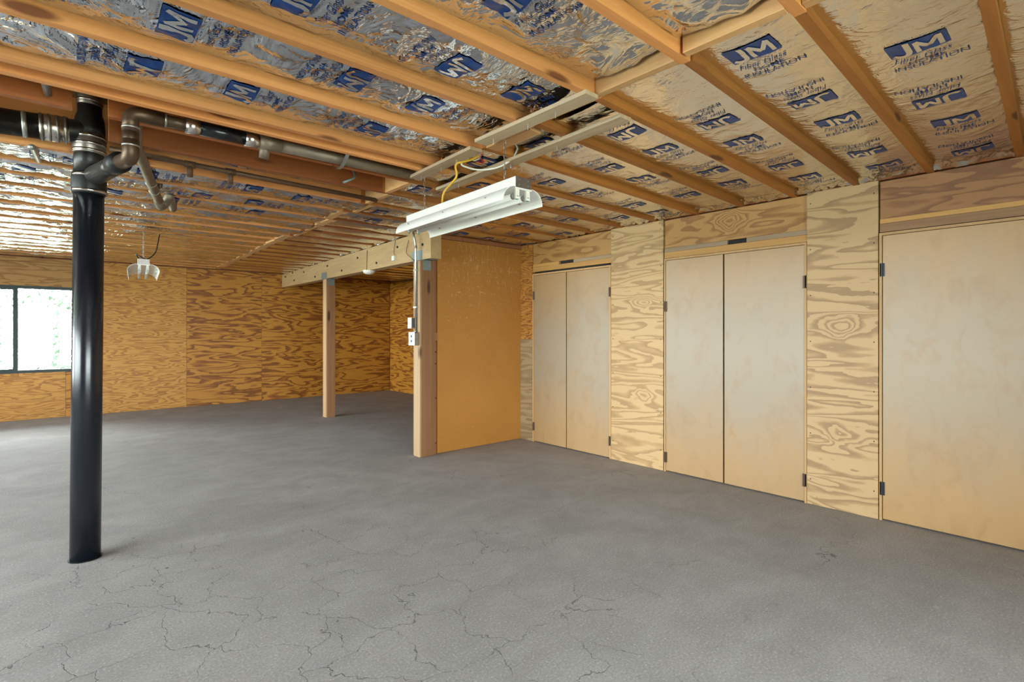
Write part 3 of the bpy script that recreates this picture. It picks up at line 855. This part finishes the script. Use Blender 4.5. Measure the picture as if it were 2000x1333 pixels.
def hexa(name, mt, parent, a0, a1, wid, zb0, zb1, zt0, zt1, bevel=0.004):
    """bar from a0 to a1 (x, y of its left edge) of width wid towards +X"""
    return MB().quadbox([(a0[0], a0[1], zb0), (a0[0]+wid, a0[1], zb0), (a1[0]+wid, a1[1], zb1), (a1[0], a1[1], zb1),
                         (a0[0], a0[1], zt0), (a0[0]+wid, a0[1], zt0), (a1[0]+wid, a1[1], zt1), (a1[0], a1[1], zt1)]).build(name, mt, parent, bevel=bevel)
BA, BBk = (3.035, 4.74), (3.53, 10.975)
def bx_at(yv): return BA[0]+(BBk[0]-BA[0])*(yv-BA[1])/(BBk[1]-BA[1])
def bz_at(yv): return 2.135+0.105*(yv-BA[1])/(BBk[1]-BA[1])
beam = hexa('support_beam', 'beam', None, BA, BBk, 0.135, 2.135, 2.24, zj(4.74)-0.003, zj(10.97)-0.003)
tag(beam, 'long pale wooden beam with bolts carried on two posts', 'beam')
def on_beam(u, v):
    """point of the beam's left face seen at a pixel"""
    lo, hi = 4.75, 10.97
    for _ in range(40):
        m_ = (lo+hi)/2; p = at(u, v, y=m_)
        if p.x > bx_at(m_): hi = m_
        else: lo = m_
    return at(u, v, y=m_)
for (u, v) in ((558, 541), (575, 548), (594, 532), (616, 541), (640, 520), (668, 529), (699, 504), (736, 514), (777, 483), (826, 478), (572, 533)):
    p = on_beam(u, v); s_ = 0.014
    MB().tube([(p.x+0.01, p.y, p.z), (p.x-0.012, p.y, p.z)], s_, 6).build('bolt', 'bolt', beam)

# post caps as parts of the beam
def cap(yv, name='post_cap'):
    x = bx_at(yv); z = bz_at(yv)
    m_ = MB()
    m_.box(x-0.004, x+0.139, yv-0.16, yv+0.16, z-0.004, z+0.0)
    m_.box(x-0.005, x-0.001, yv-0.16, yv+0.16, z-0.004, z+0.105)
    return m_.build(name, 'galv_plate', beam)
cap(4.99); cap(8.22)

post = MB().box(3.022, 3.160, 4.900, 5.040, 0, 2.131).build('support_post', 'post_wood', bevel=0.004)
tag(post, 'thick square wooden post beside the hardboard partition, carrying switch boxes', 'post')
box('cap_plate', 'galv_plate', post, 3.040, 3.140, 4.894, 4.900, 2.02, 2.128)
px2 = bx_at(8.2)
post2 = MB().box(px2, px2+0.135, 8.16, 8.29, 0, bz_at(8.22)-0.004).build('support_post', 'post_wood', bevel=0.004)
tag(post2, 'slender free-standing wooden post under the middle of the beam', 'post')
box('cap_plate', 'galv_plate', post2, px2+0.018, px2+0.118, 8.154, 8.16, 2.09, 2.195)
# pale weathered facing boards on the window side of both posts
box('facing_board', 'post_pale', post, 3.004, 3.0215, 4.905, 5.035, 0.002, 2.12, bevel=0.002)
box('facing_board', 'post_pale', post2, px2-0.016, px2-0.0005, 8.164, 8.286, 0.002, bz_at(8.22)-0.01, bevel=0.002)
stud2 = box('jack_stud', 'post_wood', None, 3.1615, 3.197, 4.915, 4.96, 0, 2.39, bevel=0.002)
tag(stud2, 'narrow reddish stud squeezed between thick post and hardboard', 'stud')

# ---- electrics on the post and beam
cond = empty('conduit', (2.985, 5.0, 1.35))
def P(o, parent): return child(o, parent)
cx, cy_ = 2.990, 4.965
P(MB().tube(arc_path([(cx, cy_, 1.345), (cx, cy_, 2.30), (cx-0.02, cy_+0.02, 2.435)], 0.06), 0.0115, 12).build('pipe', 'galv', None, True), cond)
for z in (1.36, 2.27):
    P(MB().tube([(cx, cy_, z-0.012), (cx, cy_, z+0.012)], 0.016, 12).build('connector', 'dull_steel', None, True), cond)
for z in (1.62, 2.02):
    P(MB().box(cx-0.014, cx+0.013, cy_-0.03, cy_+0.03, z-0.009, z+0.009).build('strap', 'galv', None), cond)
tag(cond, 'thin grey metal conduit running up the thick post', 'conduit')
ob = empty('outlet_box', (2.975, 4.965, 1.28))
P(MB().box(2.946, 3.003, 4.915, 5.02, 1.215, 1.345).build('box', 'dull_steel', None, bevel=0.003), ob)
P(MB().box(2.938, 2.946, 4.908, 5.027, 1.208, 1.352).build('cover_plate', 'white_plastic', None, bevel=0.002), ob)
for z in (1.255, 1.305):
    P(MB().box(2.9365, 2.9385, 4.955, 4.980, z-0.012, z+0.012).build('socket', 'black', None), ob)
tag(ob, 'metal outlet box with white cover low on the conduit', 'outlet')
sw = empty('light_switch', (2.975, 5.06, 1.45))
P(MB().box(2.955, 3.003, 5.005, 5.034, 1.400, 1.500).build('box', 'dull_steel', None, bevel=0.003), sw)
P(MB().box(2.948, 2.955, 4.990, 5.062, 1.390, 1.508).build('cover_plate', 'white_plastic', None, bevel=0.002), sw)
P(MB().box(2.936, 2.949, 5.021, 5.030, 1.438, 1.460).build('toggle', 'white_plastic', None), sw)
tag(sw, 'white toggle switch plate just above the outlet box', 'switch')
p = on_beam(718, 531)
det = empty('ceiling_sensor', (p.x-0.05, p.y, p.z))
dz = bz_at(p.y)
mb = MB(); prof = [(0.0, -0.052), (0.045, -0.048), (0.072, -0.030), (0.080, -0.006), (0.080, 0.0), (0.0, 0.0)]
mb.grid(24, len(prof)-1, lambda a, b_: (p.x+0.02+prof[round(b_*(len(prof)-1))][0]*math.cos(a*2*math.pi), p.y+prof[round(b_*(len(prof)-1))][0]*math.sin(a*2*math.pi), dz+0.0+prof[round(b_*(len(prof)-1))][1]))
P(mb.build('dome', 'white_plastic', None, True), det)
P(MB().tube([(p.x+0.02, p.y, dz-0.006), (p.x+0.02, p.y, dz-0.0005)], 0.086, 24).build('base_ring', 'white_plastic', None), det)
tag(det, 'white dome shaped detector fixed under the beam', 'detector')
q = on_beam(716, 489)
wire = MB().tube(arc_path([(p.x-0.004, p.y+0.02, dz+0.01), (p.x-0.006, p.y+0.01, dz+0.12), (bx_at(p.y)-0.006, p.y, zj(p.y)-0.03)], 0.04), 0.004, 6).build('wire', 'brown_wire', None, True)
tag(wire, 'thin brown wire dropping down the beam to the dome detector', 'wire')
p = on_beam(772, 505)
bellbox = MB().box(p.x-0.035, p.x-0.001, p.y-0.03, p.y+0.03, p.z-0.028, p.z+0.028).build('junction_box', 'white_plastic', None, bevel=0.003)
tag(bellbox, 'small cream square box on the face of the beam', 'box')
tag(MB().tube(arc_path([(p.x-0.012, p.y, p.z+0.02), (p.x-0.012, p.y+0.01, p.z+0.1), (p.x-0.008, p.y-0.02, zj(p.y)-0.01)], 0.04), 0.003, 6).build('wire', 'black', None, True), 'thin dark wire rising from the cream box on the beam', 'wire')
a_ = on_beam(800, 470); b2 = on_beam(795, 495); c2 = on_beam(812, 512)
tag(MB().tube(arc_path([(a_.x-0.012, a_.y, a_.z), (b2.x-0.02, b2.y, b2.z), (c2.x-0.02, c2.y-0.02, c2.z), (3.0, 5.045, 1.98)], 0.06), 0.004, 6).build('wire', 'brown_wire', None, True), 'slack brown wire curling down beside the conduit', 'wire')

# ------------------------------------------------------------------ soil stack and its branches
SX, SY = 0.172, 4.06
def sx(z): return SX+0.0075*z
def sy(z): return SY-0.0065*z
def S(z): return (sx(z), sy(z), z)
stack = empty('drain_stack', (SX, SY, 0))
P(MB().tube([S(0.0), S(1.1), S(2.23)], 0.0745, 40).build('pipe', 'abs', None, True), stack)
P(MB().tube([S(0.0), S(0.004), S(0.005)], [0.083, 0.083, 0.075], 40).build('floor_sleeve', 'rubber', None), stack)
P(MB().tube([S(2.175), S(2.185), S(2.20), S(2.275), S(2.29), S(2.30)], [0.079, 0.083, 0.086, 0.086, 0.083, 0.079], 36).build('rubber_coupling', 'rubber', None, True), stack)
for z in (2.192, 2.283):
    c = P(MB().tube([S(z-0.008), S(z+0.008)], 0.0885, 36).build('hose_clamp', 'steel', None, True), stack)
    scr = MB().box(sx(z)-0.115, sx(z)-0.083, sy(z)-0.035, sy(z)-0.015, z-0.010, z+0.010).build('clamp_screw', 'dull_steel', None)
    scr.parent = c; scr.matrix_parent_inverse = Matrix.Translation(stack.location).inverted() @ Matrix.Translation(stack.location)
P(MB().tube([S(2.295), S(2.40), S(2.46)], [0.076, 0.076, 0.074], 36).build('wye_fitting', 'iron', None, True), stack)
P(MB().tube([S(2.415), S(2.42), S(2.525), S(2.53)], [0.077, 0.081, 0.081, 0.077], 36).build('band_coupling', 'dull_steel', None, True), stack)
for z in (2.432, 2.472, 2.515):
    P(MB().tube([S(z-0.007), S(z+0.007)], 0.0835, 36).build('hose_clamp', 'steel', None, True), stack)
P(MB().tube([S(2.52), S(2.57), S(2.63), S(2.66), S(2.772)], [0.075, 0.076, 0.070, 0.060, 0.058], 36).build('sanitary_tee', 'iron', None, True), stack)
P(MB().tube([S(2.705), S(2.71), S(2.765), S(2.77)], [0.06, 0.0635, 0.0635, 0.06], 30).build('top_coupling', 'dull_steel', None, True), stack)
P(MB().tube([S(2.725), S(2.738)], 0.0665, 30).build('hose_clamp', 'steel', None, True), stack)
tag(stack, 'glossy black vertical drain pipe rising from the floor to an iron fitting', 'pipe')

wp = empty('waste_pipe', (-0.3, 4.05, 2.48))
e0 = Vector((sx(2.55)-0.03, sy(2.55), 2.565)); e1 = Vector((0.115, 4.030, 2.535)); e2 = Vector((-1.4, 4.04, 2.44)); 
d_ = (e2-e1).normalized()
P(MB().tube([e1+d_*0.10, e2], 0.070, 30).build('pipe', 'iron', None, True), wp)
P(MB().tube(arc_path([S(2.50), S(2.555), e1+d_*0.02, e1+d_*0.1], 0.06, 8), 0.066, 30).build('elbow', 'iron', None, True), wp)
P(MB().tube([e1+d_*0.02, e1+d_*0.15], 0.0745, 32).build('band_coupling', 'steel', None, True), wp)
for k in range(4):
    P(MB().tube([e1+d_*(0.028+0.035*k), e1+d_*(0.040+0.035*k)], 0.0775, 32).build('hose_clamp', 'dull_steel', None, True), wp)
P(MB().tube([e1+d_*0.20, e1+d_*0.222], 0.0725, 32).build('hanger_strap', 'galv', None, True), wp)
tag(wp, 'fat black iron pipe with shiny banded joint running left off the stack', 'pipe')

bp = empty('branch_pipe', (0.31, 3.22, 2.2))
RX, RY = 0.312, 3.22
P(MB().tube([(sx(2.3)+0.02, sy(2.3)-0.03, 2.285), (0.262, 3.62, 2.255), (0.275, 3.50, 2.247)], [0.055, 0.050, 0.048], 24).build('wye_arm', 'iron', None, True), bp)
P(MB().tube([(0.272, 3.53, 2.250), (0.286, 3.40, 2.238)], 0.053, 24).build('hub', 'rubber', None, True), bp)
P(MB().tube(arc_path([(0.284, 3.43, 2.240), (RX, RY, 2.222), (RX, RY, 2.31)], 0.10, 10), 0.0365, 24).build('lower_elbow', 'old_copper', None, True), bp)
P(MB().tube([(RX, RY, 2.275), (RX, RY, 2.36)], 0.035, 24).build('riser', 'old_copper', None, True), bp)
for z in (2.280, 2.370):
    P(MB().tube([(RX, RY, z-0.004), (RX, RY, z+0.004)], 0.0382, 24).build('solder_ring', 'galv', None, True), bp)
HZ = 2.445
P(MB().tube(arc_path([(RX, RY, 2.35), (RX, RY, HZ), (RX+0.14, RY, HZ)], 0.085, 10), 0.0365, 24).build('upper_elbow', 'old_copper', None, True), bp)
P(MB().tube([(RX+0.13, RY, HZ), (0.59, RY, HZ)], 0.031, 20).build('copper_pipe', 'old_copper', None, True), bp)
P(MB().tube([(RX+0.135, RY, HZ), (RX+0.15, RY, HZ)], 0.034, 20).build('solder_ring', 'galv', None, True), bp)
P(MB().tube([(0.59, RY, HZ), (0.85, RY, HZ)], 0.036, 22).build('black_sleeve', 'abs', None, True), bp)
for (xa, xb) in ((0.546, 0.612), (0.835, 0.905)):
    P(MB().tube([(xa, RY, HZ), (xb, RY, HZ)], 0.0405, 22).build('band_coupling', 'steel', None, True), bp)
    P(MB().box(xa+0.01, xa+0.03, RY-0.012, RY+0.012, HZ+0.038, HZ+0.062).build('clamp_screw', 'dull_steel', None), bp)
    P(MB().box(xb-0.03, xb-0.01, RY-0.012, RY+0.012, HZ+0.038, HZ+0.062).build('clamp_screw', 'dull_steel', None), bp)
P(MB().tube([(0.905, RY, HZ), (1.92, RY, HZ+0.004)], 0.034, 20).build('grey_pipe', 'grey_pipe', None, True), bp)
P(MB().tube([(0.91, RY, HZ), (1.03, RY, HZ)], 0.040, 20).build('coupling', 'grey_pipe', None, True), bp)
P(MB().tube([(0.95, RY+0.02, HZ), (0.945, RY+0.035, HZ-0.080)], [0.030, 0.026], 16).build('cleanout_plug', 'grey_pipe', None, True), bp)
st = MB()
def strapfn(u, v):
    return (1.375+0.025*u+0.024*(v-0.5), 3.075+0.275*u, 2.438-0.048*math.sin(u*math.pi)**0.8)
st.grid(14, 1, strapfn)
P(st.build('hanger_strap', 'galv', None, True), bp)
tag(bp, 'branch drain of copper elbow, black sleeve and long grey pipe between joists', 'pipe')

gp = empty('grey_drain_pipe', (0.4, 3.7, 2.42))
g0, g1 = Vector((0.375, 3.66, 2.425)), Vector((0.645, 4.86, 2.370))
P(MB().tube(arc_path([(g0.x-0.01, g0.y-0.16, 2.50), g0, g1], 0.07), 0.031, 20).build('pipe', 'grey_pipe', None, True), gp)
P(MB().tube(arc_path([g1, (0.685, 5.02, 2.355), (0.72, 5.02, 2.40), (0.735, 4.93, 2.455)], 0.05, 8), 0.034, 20).build('trap_bend', 'grey_pipe', None, True), gp)
P(MB().tube([(0.735, 4.95, 2.44), (0.80, 5.25, 2.40), (0.81, 5.32, 2.46)], 0.030, 18).build('outlet_leg', 'grey_pipe', None, True), gp)
for k in (0.62, 0.78):
    c = g0.lerp(g1, k); dd = (g1-g0).normalized()
    P(MB().tube([c-dd*0.006, c+dd*0.006], 0.034, 18).build('hose_clamp', 'galv', None, True), gp)
tag(gp, 'pale grey pipe slanting away under the joists to a trap bend', 'pipe')

tp = empty('rusty_water_pipe', (0.4, 3.95, 2.44))
P(MB().tube([(0.28, 3.96, 2.452), (2.02, 3.96, 2.430)], 0.017, 14).build('pipe', 'rust_pipe', None, True), tp)
for (u, v) in ((371, 320), (450, 331)):
    p = at(u, v, y=3.96)
    P(MB().tube([(p.x, p.y, 2.452), (p.x, p.y, 2.365)], 0.018, 14).build('stub', 'rust_pipe', None, True), tp)
    P(MB().tube([(p.x-0.03, p.y, 2.445), (p.x+0.03, p.y, 2.445)], 0.022, 14).build('tee', 'rust_pipe', None, True), tp)
tag(tp, 'thin rusty brown pipe with two short stubs hanging down', 'pipe')
vp = MB().tube(arc_path([(-0.066, 4.03, 2.40), (-0.062, 4.12, 2.425), (-0.035, 4.62, 2.462), (-0.03, 4.68, 2.53)], 0.04), 0.0165, 14).build('thin_pipe', 'galv', None, True)
tag(vp, 'thin pale pipe passing under the fat black iron pipe', 'pipe')
p = at(88, 182, y=3.20)
hk = MB().tube(arc_path([(p.x, 3.325, 2.62), (p.x, p.y, 2.60), (p.x, p.y, 2.50), (p.x+0.01, p.y+0.10, 2.475)], 0.04), 0.017, 14).build('pipe_stub', 'dull_steel', None, True)
tag(hk, 'short bent metal pipe stub left of the stack top', 'pipe')
p = at(690, 352, y=3.60)
hk = MB().tube(arc_path([(p.x+0.02, 3.66, 2.55), (p.x+0.02, 3.60, 2.47), (p.x-0.075, 3.60, 2.415)], 0.03), 0.009, 10).build('pipe_hook', 'galv_plate', None, True)
tag(hk, 'bent pale metal pipe hook in the open joist bay', 'hook')

# ------------------------------------------------------------------ planks nailed below the joists
def plank(x0a, x0b, y0, y1, w, label):
    z1 = ZJ-0.001; z0 = ZJ-0.021
    o = MB().quadbox([(x0a, y0, z0), (x0a+w, y0, z0), (x0b+w, y1, z0), (x0b, y1, z0), (x0a, y0, z1), (x0a+w, y0, z1), (x0b+w, y1, z1), (x0b, y1, z1)]).build('plank', 'grey_plank', bevel=0.002)
    tag(o, label, 'plank', 'weathered planks under the joists')
    for t in (0.28, 0.52, 0.86):
        yy = y0+(y1-y0)*t; xx = x0a+(x0b-x0a)*t+w*0.5
        MB().tube([(xx, yy, z0-0.030), (xx, yy, z0+0.002)], 0.0022, 6).build('nail', 'galv', o)
    return o
plank(1.800, 1.800, 1.545, 2.36, 0.088, 'short weathered grey plank nailed under joists nearest the camera')
plank(1.845, 1.880, 2.46, 3.22, 0.088, 'grey plank under the joists ending at the open pipe bay')
plank(2.125, 2.19, 1.600, 3.35, 0.088, 'long grey plank under the joists just above the hanging shop light')

# ------------------------------------------------------------------ hanging shop lights
def shop_light(loc, rz, L, W, label, near_detail=True, hang=0.38, tilt=0.0):
    root = empty('shop_light', loc); root.rotation_euler = (0, tilt, rz)
    h = L/2; cw = 0.055
    ch = MB().box(-cw, cw, -h, h, 0.075, 0.135).build('channel', 'white_enamel', root, bevel=0.004)
    for e in (-1, 1):
        MB().box(-cw+0.002, cw-0.002, e*(h+0.0005)-0.0015, e*(h+0.0005)+0.0015, 0.077, 0.133).build('end_plate', 'dull_steel', ch)
        for (kx, kz) in ((-0.03, 0.118), (0.03, 0.118), (-0.03, 0.092), (0.03, 0.092)):
            MB().tube([(kx, e*(h+0.0005), kz), (kx, e*(h+0.003), kz)], 0.004, 8).build('knockout', 'galv', ch)
    # curved reflector wings, open underneath
    for s_ in (-1, 1):
        r = MB(); prof = []
        for k in range(11):
            t = k/10
            prof.append((cw+(W/2-cw)*math.sin(t*math.pi/2)*1.0, 0.078-0.078*(1-math.cos(t*math.pi/2))))
        th = 0.003
        n_ = len(prof)
        for yy in (-h, h):
            for (a, b_) in prof: r.v.append((s_*a, yy, b_))
            for (a, b_) in prof: r.v.append((s_*(a+th*0.6), yy, b_+th))
        N2 = 2*n_
        for k in range(n_-1):
            r.f.append((k, k+1, N2+k+1, N2+k)); r.f.append((n_+k, n_+k+1, N2+n_+k+1, N2+n_+k))
            for o_ in (0, N2): r.f.append((o_+k, o_+k+1, o_+n_+k+1, o_+n_+k))
        r.f.append((0, n_, N2+n_, N2)); r.f.append((n_-1, N2-1, N2+N2-1, N2+n_-1))
        rf = r.build('reflector', 'white_enamel', root, smooth=False)
        # louvre-like pressed slots
        for yy in (-0.36, 0.0, 0.36):
            i_ = 6; a, b_ = prof[i_]
            MB().box(s_*a-0.012, s_*a+0.012, yy*L-0.004, yy*L+0.004, b_-0.006, b_-0.002).build('slot', 'plate', rf)
    MB().box(-cw-0.002, cw+0.002, -h, h, 0.068, 0.078).build('ballast_cover', 'white_enamel', root)
    for s_ in (-1, 1):
        x = s_*0.036
        tb = MB().tube([(x, -h+0.03, 0.038), (x, h-0.03, 0.038)], 0.0165, 18).build('fluorescent_tube', 'tube', root, True)
        for e in (-1, 1):
            MB().tube([(x, e*(h-0.045), 0.038), (x, e*(h-0.03), 0.038)], 0.0172, 18).build('end_cap', 'galv', tb, True)
            sk = MB().box(x-0.013, x+0.013, e*(h-0.014)-0.010, e*(h-0.014)+0.010, 0.018, 0.070).build('lamp_holder', 'white_plastic', root, bevel=0.003)
            MB().tube([(x, e*(h-0.026), 0.030), (x, e*(h-0.006), 0.024)], 0.011, 12).build('holder_tip', 'socket_green', sk, True)
    for e in (-1, 1):
        yy = e*(h-0.16)
        c = MB(); nl = max(4, int(hang/0.026))
        for k in range(nl):
            z = 0.135+hang*(k+0.5)/nl; r_ = 0.5*hang/nl*1.25
            ring = []
            for j in range(9):
                an = 2*math.pi*j/8
                a, b_ = 0.006*math.cos(an), r_*math.sin(an)
                ring.append((a, yy, z+b_) if k % 2 else (0, yy+a, z+b_))
            c.tube(ring, 0.0014, 5, caps=False)
        c.build('hanging_chain', 'dull_steel', root)
    return root
sl_c = (1.915, 2.655, 2.035)
sl = shop_light(sl_c, -0.05, 1.22, 0.265, 'white twin tube shop light hanging on chains below the grey planks', hang=0.245)
tag(sl, 'white twin tube shop light hanging on chains below the grey planks', 'lamp')
sl2 = shop_light((0.84, 7.45, 2.0), -0.105, 1.22, 0.285, '', hang=0.33)
tag(sl2, 'distant white shop light seen end-on in front of the far plywood wall', 'lamp')
# flex over the far light
fc = MB().tube(arc_path([(0.76, 6.95, 2.12), (0.70, 6.88, 2.20), (0.80, 6.85, 2.12), (0.90, 6.95, 2.22), (0.94, 7.0, 2.44)], 0.07), 0.006, 6).build('power_cord', 'black', None, True)
tag(fc, 'black flex looped over the distant shop light', 'cord')
# yellow cord
yc_ = MB().tube(arc_path([(1.90, 2.83, 2.165), (1.885, 2.80, 2.24), (1.93, 2.70, 2.33), (1.915, 2.72, 2.41), (1.99, 2.62, 2.43), (2.04, 2.60, 2.475)], 0.08, 8), 0.007, 10).build('power_cord', 'yellow', None, True)
tag(yc_, 'yellow cord dropping from the ceiling box to the shop light', 'cord')

# ceiling box with loose wires
jb = empty('ceiling_box', (2.05, 2.62, 2.50))
P(MB().tube([(2.05, 2.66, 2.462), (2.05, 2.66, 2.520)], 0.050, 20).build('box', 'galv', None), jb)
P(MB().tube([(2.05, 2.66, 2.452), (2.05, 2.66, 2.4615)], 0.036, 18).build('lampholder', 'white_plastic', None), jb)
for k, mt in enumerate(('red', 'black', 'white_plastic', 'red')):
    a = k*1.5
    P(MB().tube(arc_path([(2.05+0.02*math.cos(a), 2.66+0.02*math.sin(a), 2.46), (2.05+0.05*math.cos(a+0.5), 2.64+0.04*math.sin(a), 2.425), (2.05+0.03*math.cos(a+2), 2.66+0.03*math.sin(a+2), 2.455)], 0.03), 0.0035, 6).build('wire', mt, None, True), jb)
P(MB().tube(arc_path([(2.02, 2.68, 2.47), (1.96, 2.74, 2.42), (2.08, 2.70, 2.395), (2.16, 2.58, 2.40), (2.17, 2.45, 2.43), (2.16, 2.38, 2.50)], 0.08, 6), 0.006, 8).build('white_cable', 'white_plastic', None, True), jb)
tag(jb, 'ceiling electrical box with loose red and white wires', 'electrical box')
crumple('glass_wool', (2.04, 2.32, 2.50), (0.035, 0.12, 0.035), 'wool', ceiling, 2.0)
crumple('glass_wool', (2.05, 2.56, 2.505), (0.03, 0.05, 0.03), 'wool', ceiling, 5.0)
for k in range(12):
    yy = 5.2+k*0.45
    crumple('foil_scrap', (bx_at(yy)-0.01, yy, zj(yy)+0.012), (0.03+0.02*random.random(), 0.07, 0.014), 'foil', ceiling, 3.1*k)
for (x_, y_) in ((2.08, 3.55), (2.02, 4.4), (2.12, 5.2), (2.12, 4.8)):
    crumple('foil_scrap', (x_, y_, zj(y_)+0.035), (0.03, 0.10, 0.022), 'foil', ceiling, x_*9+y_)

# ------------------------------------------------------------------ outside the window
gm = MB(); gm.box(-30, 30, YB+0.3, YB+30, -1.2, -1.0); gm.box(-30, XL-0.3, YN-0.3, YB+0.3, -1.2, -1.0); gm.box(-30, 30, YN-30, YN-0.3, -1.2, -1.0)
ground = gm.build('ground', 'ground'); tag(ground, 'sunlit ground outside', kind='structure')
def bush(cx, cy, cz, r, hgt, nleaf, label, seed):
    rnd = random.Random(seed)
    root = empty('tree', (cx, cy, -1.0))
    trunk = MB().tube([(cx, cy, -1.0), (cx+0.05, cy, 0.4), (cx-0.02, cy+0.05, cz)], [0.12, 0.09, 0.05], 10).build('trunk', 'bark', None, True); child(trunk, root)
    m_ = MB()
    for _ in range(nleaf):
        a = rnd.uniform(0, 2*math.pi); ph = math.acos(rnd.uniform(-1, 1)); q_ = rnd.uniform(0.45, 1.0)
        c = Vector((cx+r*q_*math.sin(ph)*math.cos(a), cy+r*q_*math.sin(ph)*math.sin(a), cz+hgt*q_*math.cos(ph)))
        d1 = Vector((rnd.uniform(-1, 1), rnd.uniform(-1, 1), rnd.uniform(-1, 1))).normalized()
        d2 = d1.orthogonal().normalized(); s_ = rnd.uniform(0.05, 0.11)
        k = len(m_.v)
        m_.v += [tuple(c-d1*s_), tuple(c+d2*s_*0.45), tuple(c+d1*s_), tuple(c-d2*s_*0.45)]
        m_.f.append((k, k+1, k+2, k+3))
    lf = m_.build('foliage', 'leaf', None); child(lf, root); lf['kind'] = 'stuff'
    tag(root, label, 'tree'); return root
bush(-1.6, YB+4.5, 1.5, 1.3, 1.8, 4000, 'pale leafy tree behind the left window pane', 1)
bush(1.0, YB+8.0, 1.2, 1.9, 2.0, 5000, 'pale leafy tree behind the wide window pane', 2)
